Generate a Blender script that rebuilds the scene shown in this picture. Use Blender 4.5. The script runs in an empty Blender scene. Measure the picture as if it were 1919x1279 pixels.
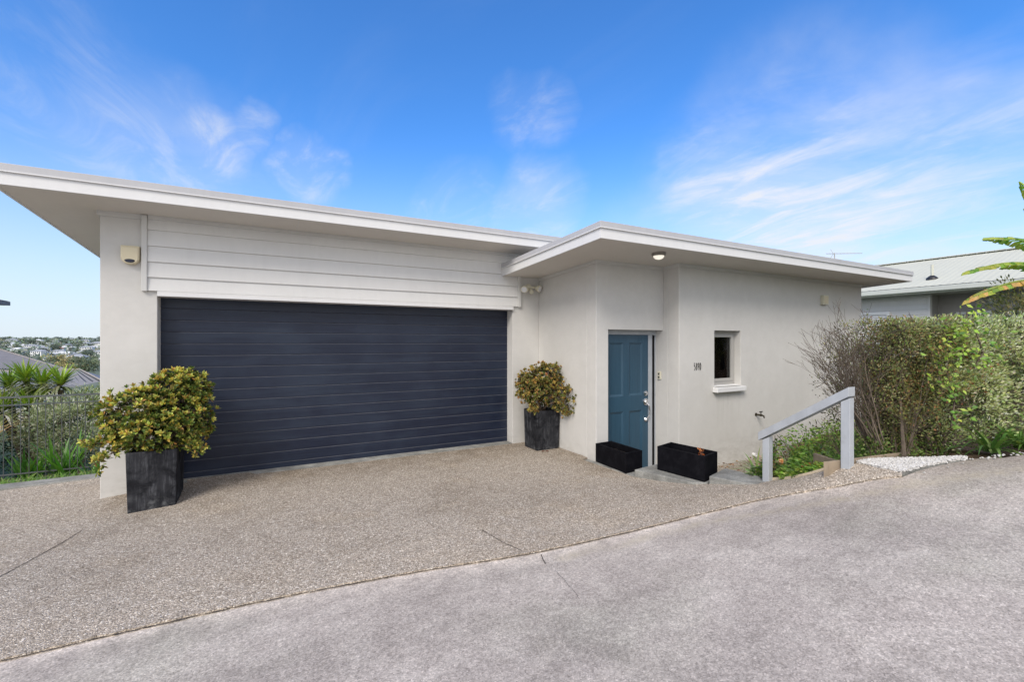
import bpy, bmesh, math, random
import numpy as np
from mathutils import Vector, Matrix, Quaternion
from mathutils.geometry import delaunay_2d_cdt
R = random.Random(11)
scene = bpy.context.scene
COL = scene.collection
rad = math.radians

# ------------------------------------------------------------------ camera
TH = rad(28.6)
CS, SN = math.cos(TH), math.sin(TH)
CAM_H = 1.59
cam = bpy.data.cameras.new("camera")
cam.lens = 16.0; cam.sensor_width = 36.0; cam.clip_start = 0.05; cam.clip_end = 20000
cam.shift_y = 2.5 / 1919
co = bpy.data.objects.new("camera", cam); COL.objects.link(co)
co.location = (0, 0, CAM_H); co.rotation_euler = (rad(90), 0, -TH)
scene.camera = co
scene.view_settings.view_transform = 'Standard'
scene.view_settings.look = 'None'
scene.view_settings.exposure = 0
scene.render.engine = 'CYCLES'
scene.cycles.max_bounces = 8
scene.cycles.transparent_max_bounces = 12

def W(X, D, z=0.0):
    """plan coordinates along / across the hedge line -> world"""
    return Vector((X * CS + D * SN, -X * SN + D * CS, z))

# ------------------------------------------------------------------ node helpers
class NT:
    def __init__(s, tree): s.t = tree; s.n = tree.nodes; s.l = tree.links
    def new(s, typ, **kw):
        n = s.n.new(typ)
        for k, v in kw.items():
            if k == 'inp':
                for kk, vv in v.items():
                    if hasattr(vv, 'is_output'): s.l.new(vv, n.inputs[kk])
                    else: n.inputs[kk].default_value = vv
            else: setattr(n, k, v)
        return n
    def math(s, op, a, b=None, c=None, clamp=False):
        n = s.n.new('ShaderNodeMath'); n.operation = op; n.use_clamp = clamp
        for i, v in enumerate((a, b, c)):
            if v is None: continue
            if hasattr(v, 'is_output'): s.l.new(v, n.inputs[i])
            else: n.inputs[i].default_value = v
        return n.outputs[0]
    def mix(s, fac, a, b, blend='MIX'):
        n = s.n.new('ShaderNodeMix'); n.data_type = 'RGBA'; n.blend_type = blend; n.clamp_factor = True
        for idx, v in ((0, fac), (6, a), (7, b)):
            if hasattr(v, 'is_output'): s.l.new(v, n.inputs[idx])
            else:
                if idx and len(v) == 3: v = (*v, 1)
                n.inputs[idx].default_value = v
        return n.outputs[2]
    def noise(s, vec, scale, detail=4, rough=.55, dist=0.0, dim='3D'):
        n = s.n.new('ShaderNodeTexNoise'); n.noise_dimensions = dim
        if vec is not None: s.l.new(vec, n.inputs['Vector'])
        n.inputs['Scale'].default_value = scale; n.inputs['Detail'].default_value = detail
        n.inputs['Roughness'].default_value = rough; n.inputs['Distortion'].default_value = dist
        return n.outputs[0]
    def voro(s, vec, scale, feature='F1', rnd=1.0):
        n = s.n.new('ShaderNodeTexVoronoi'); n.feature = feature
        s.l.new(vec, n.inputs['Vector']); n.inputs['Scale'].default_value = scale
        n.inputs['Randomness'].default_value = rnd
        return n
    def ramp(s, fac, stops, interp='LINEAR'):
        n = s.n.new('ShaderNodeValToRGB'); n.color_ramp.interpolation = interp
        e = n.color_ramp.elements
        while len(e) > 1: e.remove(e[-1])
        for i, (p, c) in enumerate(stops):
            el = e[0] if i == 0 else e.new(p)
            el.position = p
            if not hasattr(c, '__len__'): c = (c, c, c)
            el.color = (*c[:3], 1)
        s.l.new(fac, n.inputs[0]); return n.outputs[0]
    def maprange(s, v, a, b, c=0.0, d=1.0, smooth=True):
        n = s.n.new('ShaderNodeMapRange'); n.interpolation_type = 'SMOOTHSTEP' if smooth else 'LINEAR'
        s.l.new(v, n.inputs[0])
        for i, x in enumerate((a, b, c, d)): n.inputs[i + 1].default_value = x
        return n.outputs[0]
    def mapping(s, vec, scale=(1, 1, 1), rot=(0, 0, 0), loc=(0, 0, 0)):
        n = s.n.new('ShaderNodeMapping'); s.l.new(vec, n.inputs[0])
        n.inputs['Scale'].default_value = scale; n.inputs['Rotation'].default_value = rot
        n.inputs['Location'].default_value = loc
        return n.outputs[0]
    def bump(s, h, strength=.3, dist=.01, normal=None):
        n = s.n.new('ShaderNodeBump'); s.l.new(h, n.inputs['Height'])
        n.inputs['Strength'].default_value = strength; n.inputs['Distance'].default_value = dist
        if normal is not None: s.l.new(normal, n.inputs['Normal'])
        return n.outputs[0]
    def attr(s, name):
        n = s.n.new('ShaderNodeAttribute'); n.attribute_name = name; return n

def base_mat(name, rough=.7, col=(.5, .5, .5), metal=0.0, spec=.5):
    m = bpy.data.materials.new(name); m.use_nodes = True
    t = NT(m.node_tree); b = t.n['Principled BSDF']
    b.inputs['Base Color'].default_value = (*col, 1); b.inputs['Roughness'].default_value = rough
    b.inputs['Metallic'].default_value = metal; b.inputs['Specular IOR Level'].default_value = spec
    geo = t.new('ShaderNodeNewGeometry')
    return m, t, b, geo.outputs['Position']
def setc(t, b, c): t.l.new(c, b.inputs['Base Color'])
def setn(t, b, n): t.l.new(n, b.inputs['Normal'])

M = {}
def painted(name, col, rough=.6, var=.06, scale=2.5, bump=.08, bscale=140, spec=.4, dirt=0.0, metal=0.0):
    m, t, b, P = base_mat(name, rough, col, metal, spec)
    n1 = t.noise(P, scale, 5, .6)
    n2 = t.noise(t.mapping(P, (9, 9, 1.2)), 1.6, 4, .6)
    f = t.maprange(t.math('MULTIPLY_ADD', n2, .4, t.math('MULTIPLY', n1, .6)), .3, .7, 0, 1)
    c = t.mix(f, [x * (1 - var) for x in col], [min(1, x * (1 + var)) for x in col])
    if dirt:
        c = t.mix(t.math('MULTIPLY', t.maprange(t.noise(P, 5.5, 6, .65), .55, .8), dirt), c, (col[0] * .5, col[1] * .48, col[2] * .44))
    setc(t, b, c)
    if bump: setn(t, b, t.bump(t.noise(P, bscale, 3, .6), bump, .004))
    M[name] = m
    return m

def plaster():
    m, t, b, P = base_mat('plaster_wall', .82, (.6, .59, .575), spec=.25)
    n1 = t.noise(P, .9, 5, .6); n2 = t.noise(P, 7, 5, .65); n3 = t.noise(t.mapping(P, (5, 5, .5)), 1.2, 4, .6)
    f = t.math('ADD', t.math('MULTIPLY', n1, .6), t.math('ADD', t.math('MULTIPLY', n2, .3), t.math('MULTIPLY', n3, .1)))
    c = t.mix(t.maprange(f, .33, .67), (.56, .548, .522), (.615, .603, .578))
    # grime close to the ground line
    sep = t.new('ShaderNodeSeparateXYZ'); t.l.new(P, sep.inputs[0])
    g = t.math('MULTIPLY', t.maprange(sep.outputs[2], -.1, .35, 1, 0), t.maprange(t.noise(t.mapping(P, (1, 1, 2)), 6, 5, .7), .35, .75))
    c = t.mix(t.math('MULTIPLY', g, .45), c, (.33, .31, .27))
    ux = t.math('MULTIPLY', t.maprange(sep.outputs[0], 5.84, 5.9), t.maprange(sep.outputs[0], 6.46, 6.53, 1, 0))
    dr_ = t.math('MULTIPLY', t.math('MULTIPLY', ux, t.maprange(sep.outputs[2], .1, .84, 0, 1)), t.math('MULTIPLY', t.maprange(sep.outputs[2], .84, .86, 1, 0), t.maprange(t.noise(t.mapping(P, (38, 38, 1.2)), 1.0, 4, .6), .46, .7)))
    c = t.mix(t.math('MULTIPLY', dr_, .3), c, (.36, .34, .30))
    tr_ = t.noise(t.mapping(P, (2.2, 2.2, 3.2)), 1.5, 7, .7, 1.6)
    c = t.mix(.3, c, t.mix(1.0, c, t.ramp(tr_, [(.3, .9), (.5, 1.0), (.7, 1.07)]), 'MULTIPLY'))
    setc(t, b, c)
    h = t.math('ADD', t.math('MULTIPLY', t.noise(P, 60, 4, .6), .5), t.noise(P, 6, 3, .5))
    setn(t, b, t.bump(h, .22, .006)); M['plaster'] = m
plaster()
painted('soffit_paint', (.64, .61, .56), .75, .03, 1.2, .04)
painted('garage_edge_highlight', (.075, .08, .10), .4, .15, 8, 0)  # worn slat edges, their highlight painted in as a paler colour
painted('fascia_paint', (.70, .70, .70), .5, .03, 1.5, .03, dirt=.12)
painted('flashing_metal', (.46, .46, .475), .45, .05, 1.5, .02, spec=.5, dirt=.15)
painted('board_paint', (.68, .675, .66), .55, .035, 1.2, .06, 90, dirt=.12)
painted('trim_paint', (.60, .595, .575), .55, .03, 2, .04)
painted('white_trim', (.72, .72, .72), .45, .03, 2, .03)
painted('frame_grey', (.40, .39, .37), .45, .03, 3, .02)
painted('grey_blue_paint', (.40, .425, .455), .55, .10, 4, .2, 45, dirt=.4)
painted('cream_plastic', (.68, .60, .42), .4, .04, 6, .02, dirt=.1)
painted('cream_light', (.66, .63, .5), .4, .05, 8, .02)
painted('navy_lens', (.01, .014, .035), .15, .1, 5, 0)
painted('roof_sheet', (.4, .4, .41), .5, .08, 2, .02)
painted('fence_metal', (.10, .108, .105), .5, .2, 4, .03)
painted('black_metal', (.022, .022, .024), .45, .2, 4, .03)
painted('chrome', (.72, .72, .74), .2, .05, 6, 0, metal=1.0)
painted('bronze_tap', (.09, .075, .05), .35, .2, 20, .05, metal=.8)
painted('dark_glass', (.01, .01, .011), .25, .1, 5, 0, spec=.15)
painted('lamp_rim', (.25, .23, .20), .5, .05, 5, 0)
painted('room_paint', (.40, .38, .33), .8, .1, 2, 0)
painted('dark_void', (.012, .012, .012), .9, .1, 3, 0)
painted('timber_edge', (.56, .47, .34), .8, .18, 6, .2, 80, dirt=.35)
painted('old_timber', (.27, .215, .155), .85, .2, 6, .2, 80, dirt=.4)
painted('trunk_bark', (.13, .10, .075), .9, .3, 14, .6, 60)
painted('twig_bark', (.125, .098, .074), .85, .35, 25, .3, 80)
painted('stem_bark', (.12, .085, .06), .85, .3, 25, .3, 80)
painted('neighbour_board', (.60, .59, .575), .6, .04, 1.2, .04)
painted('neighbour_shade_board', (.36, .345, .34), .6, .05, 1.2, .04)  # neighbour board colour with the shade of the eave recess painted in
painted('neighbour_gutter', (.55, .57, .52), .5, .04, 1.2, .02)
painted('pale_roof', (.56, .56, .475), .8, .05, .8, .02, spec=.1)
painted('grey_tile_roof', (.20, .195, .21), .75, .12, 3, .12, 40, dirt=.3)
painted('grey_rib_roof', (.23, .225, .235), .6, .08, 3, .05)
painted('ridge_tile', (.34, .31, .29), .8, .1, 6, .1, dirt=.3)
painted('far_white', (.74, .75, .76), .8, .05, .1, 0)
painted('far_cream', (.60, .57, .52), .8, .05, .1, 0)
painted('far_grey', (.36, .38, .41), .8, .1, .1, 0)  # far roof greys shifted bluish to paint in distance haze
painted('far_dark_roof', (.23, .25, .28), .8, .1, .1, 0)
painted('far_red_roof', (.46, .24, .18), .8, .1, .1, 0)
painted('far_pane', (.13, .15, .18), .5, .1, .1, 0)
painted('petal_peach', (.62, .30, .16), .6, .2, 40, 0)
painted('dry_leaf_paint', (.26, .09, .04), .8, .3, 40, 0)

def garage_paint():
    m, t, b, P = base_mat('garage_door_paint', .42, (.02, .023, .04), spec=.42)
    g = t.noise(t.mapping(P, (1.5, 60, 60)), 1.0, 6, .7)
    n = t.noise(P, 1.4, 4, .6)
    c = t.mix(t.maprange(g, .35, .7), (.005, .009, .025), (.010, .016, .037))
    c = t.mix(t.math('MULTIPLY', t.maprange(n, .4, .7), .5), c, (.020, .031, .056))
    pb = t.noise(t.mapping(P, (.7, 1, 7.4)), 1.0, 5, .65, .6)
    c = t.mix(t.math('MULTIPLY', t.maprange(pb, .45, .72), .4), c, (.026, .040, .066))
    c = t.mix(t.math('MULTIPLY', t.maprange(t.noise(t.mapping(P, (3, 3, 22)), 1.0, 6, .7), .58, .75), .10), c, (.10, .105, .12))
    setc(t, b, c); setn(t, b, t.bump(g, .25, .003))
    t.l.new(t.maprange(n, .3, .7, .36, .5), b.inputs['Roughness']); M['garage_paint'] = m
garage_paint()
def door_paint():
    m, t, b, P = base_mat('blue_door_paint', .4, (.04, .1, .17), spec=.45)
    g = t.noise(t.mapping(P, (50, 50, 1.5)), 1.0, 5, .7)
    c = t.mix(t.maprange(g, .3, .7), (.024, .066, .108), (.032, .082, .130))
    setc(t, b, c); setn(t, b, t.bump(g, .15, .003)); M['door_paint'] = m
door_paint()

def aggregate(name, tint=(1, 1, 1), scale=95, edgeattr=False):
    m, t, b, P = base_mat(name, .85, (.3, .28, .25), spec=.25)
    Pw = t.new('ShaderNodeVectorMath', operation='ADD')
    nz = t.new('ShaderNodeTexNoise'); nz.inputs['Scale'].default_value = 30; t.l.new(P, nz.inputs['Vector'])
    sc = t.new('ShaderNodeVectorMath', operation='SCALE'); t.l.new(nz.outputs[1], sc.inputs[0]); sc.inputs['Scale'].default_value = .016
    t.l.new(P, Pw.inputs[0]); t.l.new(sc.outputs[0], Pw.inputs[1]); V = Pw.outputs[0]
    v1 = t.voro(V, scale); v2 = t.voro(V, scale * 2.1)
    d1 = t.voro(V, scale, 'DISTANCE_TO_EDGE')
    sepc = t.new('ShaderNodeSeparateColor'); t.l.new(v1.outputs['Color'], sepc.inputs[0])
    stone = t.ramp(sepc.outputs[0], [(0, (.14, .125, .108)), (.22, (.21, .192, .168)), (.5, (.30, .277, .248)), (.75, (.40, .376, .342)), (.9, (.55, .53, .495)), (1, (.66, .645, .62))])
    sep2 = t.new('ShaderNodeSeparateColor'); t.l.new(v2.outputs['Color'], sep2.inputs[0])
    grit = t.ramp(sep2.outputs[1], [(0, (.12, .105, .09)), (.6, (.25, .225, .2)), (1, (.46, .43, .39))])
    isstone = t.math('MULTIPLY', t.maprange(d1.outputs['Distance'], .04, .16), t.maprange(sepc.outputs[1], .22, .3))
    c = t.mix(isstone, grit, stone)
    big = t.noise(P, .75, 6, .62, .6); mid = t.noise(P, 4.5, 5, .6)
    f = t.math('ADD', t.math('MULTIPLY', big, .65), t.math('MULTIPLY', mid, .35))
    c = t.mix(t.math('MULTIPLY', t.maprange(f, .47, .68), .5), c, t.mix(1.0, c, (.62, .59, .55), 'MULTIPLY'))
    c = t.mix(t.math('MULTIPLY', t.maprange(t.noise(P, 1.3, 4, .6), .5, .75), .35), c, t.mix(1.0, c, (.98, .9, .76), 'MULTIPLY'))
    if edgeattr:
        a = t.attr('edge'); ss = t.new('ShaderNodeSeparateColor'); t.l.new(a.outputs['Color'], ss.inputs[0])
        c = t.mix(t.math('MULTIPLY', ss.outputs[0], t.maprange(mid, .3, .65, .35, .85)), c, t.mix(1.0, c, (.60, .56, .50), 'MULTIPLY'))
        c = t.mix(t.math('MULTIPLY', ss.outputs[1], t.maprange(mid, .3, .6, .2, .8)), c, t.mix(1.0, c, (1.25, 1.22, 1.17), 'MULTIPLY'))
    c = t.mix(1.0, c, tint, 'MULTIPLY')
    setc(t, b, c)
    h = t.math('ADD', t.math('MULTIPLY', t.maprange(d1.outputs['Distance'], 0, .35), isstone), t.math('MULTIPLY', mid, .2))
    setn(t, b, t.bump(h, .8, .006)); return m
M['aggregate'] = aggregate('exposed_aggregate', (1.45, 1.37, 1.275), 88, True)
M['path_aggregate'] = aggregate('path_aggregate', (1.3, 1.25, 1.15), 110)

def concrete_road():
    m, t, b, P = base_mat('driveway_concrete', .88, (.3, .28, .27), spec=.2)
    big = t.noise(P, .8, 7, .65, .8); mid = t.noise(P, 6, 6, .65); fin = t.noise(P, 110, 3, .7); fin2 = t.noise(P, 45, 4, .7)
    f = t.math('ADD', t.math('MULTIPLY', big, .55), t.math('MULTIPLY', mid, .45))
    c = t.ramp(f, [(.3, (.29, .265, .25)), (.47, (.375, .345, .325)), (.58, (.44, .41, .385)), (.72, (.54, .51, .485))])
    g = t.maprange(t.noise(t.mapping(P, loc=(7, 3, 0)), .55, 5, .6), .52, .72)
    c = t.mix(t.math('MULTIPLY', g, .45), c, t.mix(1.0, c, (.87, .94, .86), 'MULTIPLY'))
    vs = t.voro(P, 150); sepv = t.new('ShaderNodeSeparateColor'); t.l.new(vs.outputs['Color'], sepv.inputs[0])
    sp = t.ramp(sepv.outputs[0], [(0, .42), (.2, .78), (.55, 1.0), (.8, 1.2), (1, 1.65)])
    c = t.mix(.55, c, t.mix(1.0, c, sp, 'MULTIPLY'))
    st_ = t.noise(t.mapping(P, (.5, 2.2, 1), (0, 0, rad(12))), 1.3, 7, .68, .5)
    c = t.mix(.5, c, t.mix(1.0, c, t.ramp(st_, [(.32, .70), (.5, 1.0), (.68, 1.22)]), 'MULTIPLY'))
    pt_ = t.maprange(t.noise(t.mapping(P, loc=(2, 9, 0)), 1.7, 8, .7, 1.2), .54, .66)
    c = t.mix(t.math('MULTIPLY', pt_, .28), c, t.mix(1.0, c, (.76, .75, .72), 'MULTIPLY'))
    c = t.mix(.5, c, t.mix(1.0, c, t.ramp(fin2, [(.3, .55), (.5, 1.0), (.7, 1.5)]), 'MULTIPLY'))
    a = t.attr('edge'); ss = t.new('ShaderNodeSeparateColor'); t.l.new(a.outputs['Color'], ss.inputs[0])
    c = t.mix(t.math('MULTIPLY', ss.outputs[0], t.maprange(mid, .3, .6, .15, .8)), c, t.mix(1.0, c, (1.5, 1.48, 1.44), 'MULTIPLY'))
    c = t.mix(t.math('MULTIPLY', ss.outputs[1], t.maprange(mid, .35, .65, .2, .9)), c, t.mix(1.0, c, (.66, .63, .6), 'MULTIPLY'))
    c = t.mix(t.math('MULTIPLY', ss.outputs[2], t.maprange(fin2, .4, .6, .3, .8)), c, (.40, .36, .28))
    c = t.mix(1.0, c, (1.12, 1.075, 1.015), 'MULTIPLY')
    ov = t.voro(t.mapping(P, loc=(3.1, 1.7, 0)), .9); osp = t.maprange(t.math('ADD', ov.outputs['Distance'], t.math('MULTIPLY', t.noise(P, 16, 4, .6), .05)), .045, .09, 1, 0)
    c = t.mix(t.math('MULTIPLY', osp, .35), c, (.10, .095, .09))
    tyre = t.new('ShaderNodeSeparateXYZ'); t.l.new(P, tyre.inputs[0])
    tv = t.math('ADD', tyre.outputs[1], t.math('MULTIPLY', tyre.outputs[0], .16))
    tb = t.math('MULTIPLY', t.maprange(t.math('ABSOLUTE', t.math('SUBTRACT', t.math('ABSOLUTE', t.math('SUBTRACT', tv, 1.75)), .72)), .05, .24, 1, 0), t.maprange(t.noise(t.mapping(P, (.6, 5, 1)), 1.6, 5, .65), .35, .65))
    c = t.mix(t.math('MULTIPLY', tb, .22), c, t.mix(1.0, c, (.62, .61, .6), 'MULTIPLY'))
    setc(t, b, c)
    setn(t, b, t.bump(t.math('ADD', fin, t.math('MULTIPLY', fin2, .8)), .45, .004)); M['road'] = m
concrete_road()
def kerb_concrete():
    m, t, b, P = base_mat('kerb_concrete', .9, (.3, .3, .29), spec=.2)
    n = t.noise(P, 5, 6, .65); f = t.noise(P, 90, 3, .7)
    c = t.ramp(n, [(.3, (.15, .15, .14)), (.5, (.24, .24, .225)), (.7, (.36, .36, .335))])
    c = t.mix(.7, c, t.mix(1.0, c, t.ramp(f, [(.3, .6), (.5, 1), (.7, 1.4)]), 'MULTIPLY'))
    setc(t, b, c); setn(t, b, t.bump(f, .5, .004)); M['kerb'] = m
kerb_concrete()
def simple_ground(name, stops, sc=6, bump=.8):
    m, t, b, P = base_mat(name, .95, (.2, .2, .2), spec=.1)
    n = t.noise(P, sc, 8, .7); setc(t, b, t.ramp(n, stops)); setn(t, b, t.bump(t.noise(P, sc * 8, 5, .7), bump, .02)); M[name] = m
simple_ground('soil', [(.3, (.05, .036, .026)), (.5, (.12, .085, .06)), (.7, (.22, .155, .11))], 14)
simple_ground('terrain_green', [(.3, (.05, .075, .04)), (.5, (.09, .12, .065)), (.7, (.15, .16, .10))], .05, .2)
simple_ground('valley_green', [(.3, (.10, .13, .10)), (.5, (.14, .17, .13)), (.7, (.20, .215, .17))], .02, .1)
simple_ground('joint_dark', [(.3, (.05, .045, .04)), (.7, (.16, .145, .13))], 40)
simple_ground('white_stone', [(.3, (.42, .40, .37)), (.5, (.60, .585, .56)), (.7, (.74, .73, .71))], 30, .3)

def slate_pot():
    m, t, b, P = base_mat('slate_pot', .75, (.03, .031, .035), spec=.08)
    n = t.noise(t.mapping(P, (22, 22, 1.6)), 1.0, 6, .7, .4); n2 = t.noise(P, 7, 6, .7, .5)
    f = t.math('MULTIPLY', t.maprange(n, .44, .70), t.maprange(n2, .36, .62))
    c = t.mix(t.maprange(n2, .3, .7), (.012, .0125, .015), (.034, .035, .040))
    c = t.mix(t.math('MULTIPLY', f, t.maprange(t.noise(t.mapping(P, (90, 90, 9)), 1.0, 5, .7), .35, .65, .15, .7)), c, (.15, .155, .17))
    sep = t.new('ShaderNodeSeparateXYZ'); t.l.new(P, sep.inputs[0])
    c = t.mix(t.math('MULTIPLY', t.maprange(sep.outputs[2], -.08, .18, 1, 0), t.maprange(t.noise(P, 12, 5, .7), .45, .7)), c, (.15, .155, .16))
    setc(t, b, c); setn(t, b, t.bump(t.math('ADD', n, n2), .3, .006)); M['slate'] = m
slate_pot()
def black_planter():
    m, t, b, P = base_mat('black_planter', .55, (.01, .01, .012), spec=.03)
    n = t.noise(P, 9, 6, .7)
    c = t.mix(t.maprange(n, .4, .75), (.006, .006, .008), (.012, .012, .015))
    setc(t, b, c); setn(t, b, t.bump(t.noise(P, 60, 3, .6), .1, .003)); M['planter'] = m
black_planter()
def glass_pane():
    m, t, b, P = base_mat('window_glass', .03, (.9, .92, .92), spec=.5)
    out = t.n['Material Output']
    tr = t.new('ShaderNodeBsdfTransparent'); tr.inputs[0].default_value = (.86, .90, .87, 1)
    gl = t.new('ShaderNodeBsdfGlossy'); gl.inputs['Roughness'].default_value = .02
    fr = t.new('ShaderNodeFresnel'); fr.inputs[0].default_value = 1.55
    mx = t.new('ShaderNodeMixShader'); t.l.new(fr.outputs[0], mx.inputs[0]); t.l.new(tr.outputs[0], mx.inputs[1]); t.l.new(gl.outputs[0], mx.inputs[2])
    t.l.new(mx.outputs[0], out.inputs[0]); M['glass'] = m
glass_pane()
def lamp_dome():
    m, t, b, P = base_mat('lit_dome', .3, (.8, .78, .7))
    b.inputs['Emission Color'].default_value = (1, .93, .8, 1); b.inputs['Emission Strength'].default_value = .75
    M['dome'] = m
lamp_dome()

def leaf_mat(name, rough=.45, trans=.3, spec=.4):
    m, t, b, P = base_mat(name, rough, (.1, .15, .05), spec=spec)
    a = t.attr('lc')
    n = t.noise(P, 60, 2, .5)
    c = t.mix(.5, a.outputs['Color'], t.mix(1.0, a.outputs['Color'], t.ramp(n, [(.3, .6), (.5, 1), (.7, 1.35)]), 'MULTIPLY'))
    setc(t, b, c)
    tl = t.new('ShaderNodeBsdfTranslucent')
    t.l.new(t.mix(1.0, c, (1.15, 1.2, .55), 'MULTIPLY'), tl.inputs[0])
    mx = t.new('ShaderNodeMixShader'); mx.inputs[0].default_value = trans
    t.l.new(b.outputs[0], mx.inputs[1]); t.l.new(tl.outputs[0], mx.inputs[2])
    t.l.new(mx.outputs[0], t.n['Material Output'].inputs[0]); M[name] = m
leaf_mat('leaf'); leaf_mat('far_leaf', .8, .1, .1); leaf_mat('strap_leaf', .4, .3, .45); leaf_mat('banana_leaf', .35, .45, .45)

# ------------------------------------------------------------------ mesh helpers
GAIN = {'leaf': 1.35, 'strap_leaf': 1.5, 'banana_leaf': 1.3}
class MB:
    def __init__(s): s.v = []; s.f = []; s.c = []; s.mi = []
    def add(s, vs, fs, col=None, mi=0):
        o = len(s.v); s.v.extend([tuple(p) for p in vs])
        for f in fs:
            s.f.append(tuple(o + i for i in f)); s.c.append(col); s.mi.append(mi)
    def box(s, x0, x1, y0, y1, z0, z1, mi=0, col=None):
        s.hexa([(x0, y0, z0), (x1, y0, z0), (x1, y1, z0), (x0, y1, z0), (x0, y0, z1), (x1, y0, z1), (x1, y1, z1), (x0, y1, z1)], mi, col)
    def hexa(s, p, mi=0, col=None):
        s.add(p, [(0, 3, 2, 1), (4, 5, 6, 7), (0, 1, 5, 4), (1, 2, 6, 5), (2, 3, 7, 6), (3, 0, 4, 7)], col, mi)
    def prism(s, poly, z0, z1, mi=0):
        """poly counter-clockwise; z0/z1 numbers or lists"""
        n = len(poly)
        zb = z0 if hasattr(z0, '__len__') else [z0] * n
        zt = z1 if hasattr(z1, '__len__') else [z1] * n
        vs = [(p[0], p[1], zb[i]) for i, p in enumerate(poly)] + [(p[0], p[1], zt[i]) for i, p in enumerate(poly)]
        fs = [tuple(range(n - 1, -1, -1)), tuple(range(n, 2 * n))] + [(i, (i + 1) % n, n + (i + 1) % n, n + i) for i in range(n)]
        s.add(vs, fs, None, mi)
    def tube(s, pts, rads, k=6, col=None, cap=True):
        pts = [Vector(p) for p in pts]; n = len(pts)
        if not hasattr(rads, '__len__'): rads = [rads] * n
        o = len(s.v); prev = None
        for i, p in enumerate(pts):
            d = (pts[min(i + 1, n - 1)] - pts[max(i - 1, 0)])
            if d.length < 1e-9: d = Vector((0, 0, 1))
            d.normalize()
            a = prev if prev is not None else (Vector((1, 0, 0)) if abs(d.x) < .9 else Vector((0, 1, 0)))
            x = (a - d * a.dot(d)).normalized(); prev = x; y = d.cross(x)
            for j in range(k):
                an = 2 * math.pi * j / k
                s.v.append(tuple(p + (x * math.cos(an) + y * math.sin(an)) * rads[i]))
        for i in range(n - 1):
            for j in range(k):
                s.f.append((o + i * k + j, o + i * k + (j + 1) % k, o + (i + 1) * k + (j + 1) % k, o + (i + 1) * k + j)); s.c.append(col); s.mi.append(0)
        if cap:
            s.f.append(tuple(o + j for j in range(k - 1, -1, -1))); s.c.append(col); s.mi.append(0)
            s.f.append(tuple(o + (n - 1) * k + j for j in range(k))); s.c.append(col); s.mi.append(0)
    def lathe(s, c, axis, prof, k=20, mi=0):
        """prof: list of (distance along axis, radius)"""
        axis = Vector(axis).normalized(); c = Vector(c)
        a = Vector((1, 0, 0)) if abs(axis.x) < .9 else Vector((0, 1, 0))
        x = (a - axis * a.dot(axis)).normalized(); y = axis.cross(x); o = len(s.v); n = len(prof)
        for (h, r) in prof:
            for j in range(k):
                an = 2 * math.pi * j / k
                s.v.append(tuple(c + axis * h + (x * math.cos(an) + y * math.sin(an)) * r))
        for i in range(n - 1):
            for j in range(k):
                s.f.append((o + i * k + j, o + i * k + (j + 1) % k, o + (i + 1) * k + (j + 1) % k, o + (i + 1) * k + j)); s.c.append(None); s.mi.append(mi)
        s.f.append(tuple(o + j for j in range(k - 1, -1, -1))); s.c.append(None); s.mi.append(mi)
        s.f.append(tuple(o + (n - 1) * k + j for j in range(k))); s.c.append(None); s.mi.append(mi)
    def leaf(s, p, d, L, wd, col, n=None, fold=.15, pos=.55):
        p = Vector(p); d = Vector(d).normalized()
        if n is None: n = Vector((R.gauss(0, 1), R.gauss(0, 1), R.gauss(0, 1) + .8))
        sd = d.cross(n)
        if sd.length < 1e-4: sd = d.orthogonal()
        sd.normalize(); n = sd.cross(d)
        m = p + d * L * pos - n * fold * wd; t = p + d * L
        s.add([p, p + d * L * pos + sd * wd * .5 + n * fold * wd * .4, t - n * fold * L * .15, p + d * L * pos - sd * wd * .5 + n * fold * wd * .4], [(0, 1, 2), (0, 2, 3)], col)
    def strap(s, p, d, L, wd, col, droop=.6, segs=5, twist=0, tipcol=None):
        p = Vector(p); d = Vector(d).normalized(); prev = None
        sd = d.cross(Vector((0, 0, 1)))
        if sd.length < 1e-3: sd = Vector((1, 0, 0))
        sd.normalize(); q = p.copy()
        o = len(s.v)
        for i in range(segs + 1):
            tt = i / segs
            w_ = wd * (0.55 + .45 * min(1, tt * 4)) * (1 - tt ** 2.2) + .0015
            up = sd.cross(d)
            s.v.append(tuple(q - sd * w_ * .5 + up * w_ * .18)); s.v.append(tuple(q + sd * w_ * .5 + up * w_ * .18))
            q = q + d * (L / segs)
            d = (d + Vector((0, 0, -1)) * droop / segs).normalized()
        for i in range(segs):
            s.f.append((o + 2 * i, o + 2 * i + 1, o + 2 * i + 3, o + 2 * i + 2))
            s.c.append(tipcol if (tipcol and i >= segs - 1) else col); s.mi.append(0)
    def build(s, name, mats, parent=None, smooth=False, bevel=0.0, label=None, bseg=2):
        if not isinstance(mats, (list, tuple)): mats = [mats]
        off = parent['_o'] if parent is not None else (0, 0, 0)
        me = bpy.data.meshes.new(name)
        me.from_pydata([(x - off[0], y - off[1], z - off[2]) for x, y, z in s.v], [], s.f)
        for m in mats: me.materials.append(m)
        if len(mats) > 1: me.polygons.foreach_set('material_index', s.mi)
        if any(c is not None for c in s.c):
            a = me.attributes.new('lc', 'FLOAT_COLOR', 'FACE')
            g_ = GAIN.get(mats[0].name, 1.0); a.data.foreach_set('color', [q for c in s.c for q in ((min(.8, c[0] * g_), min(.8, c[1] * g_), min(.8, c[2] * g_), 1) if c else (.1, .1, .1, 1))])
        if smooth: me.polygons.foreach_set('use_smooth', [True] * len(s.f))
        me.update()
        o = bpy.data.objects.new(name, me); COL.objects.link(o)
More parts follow.
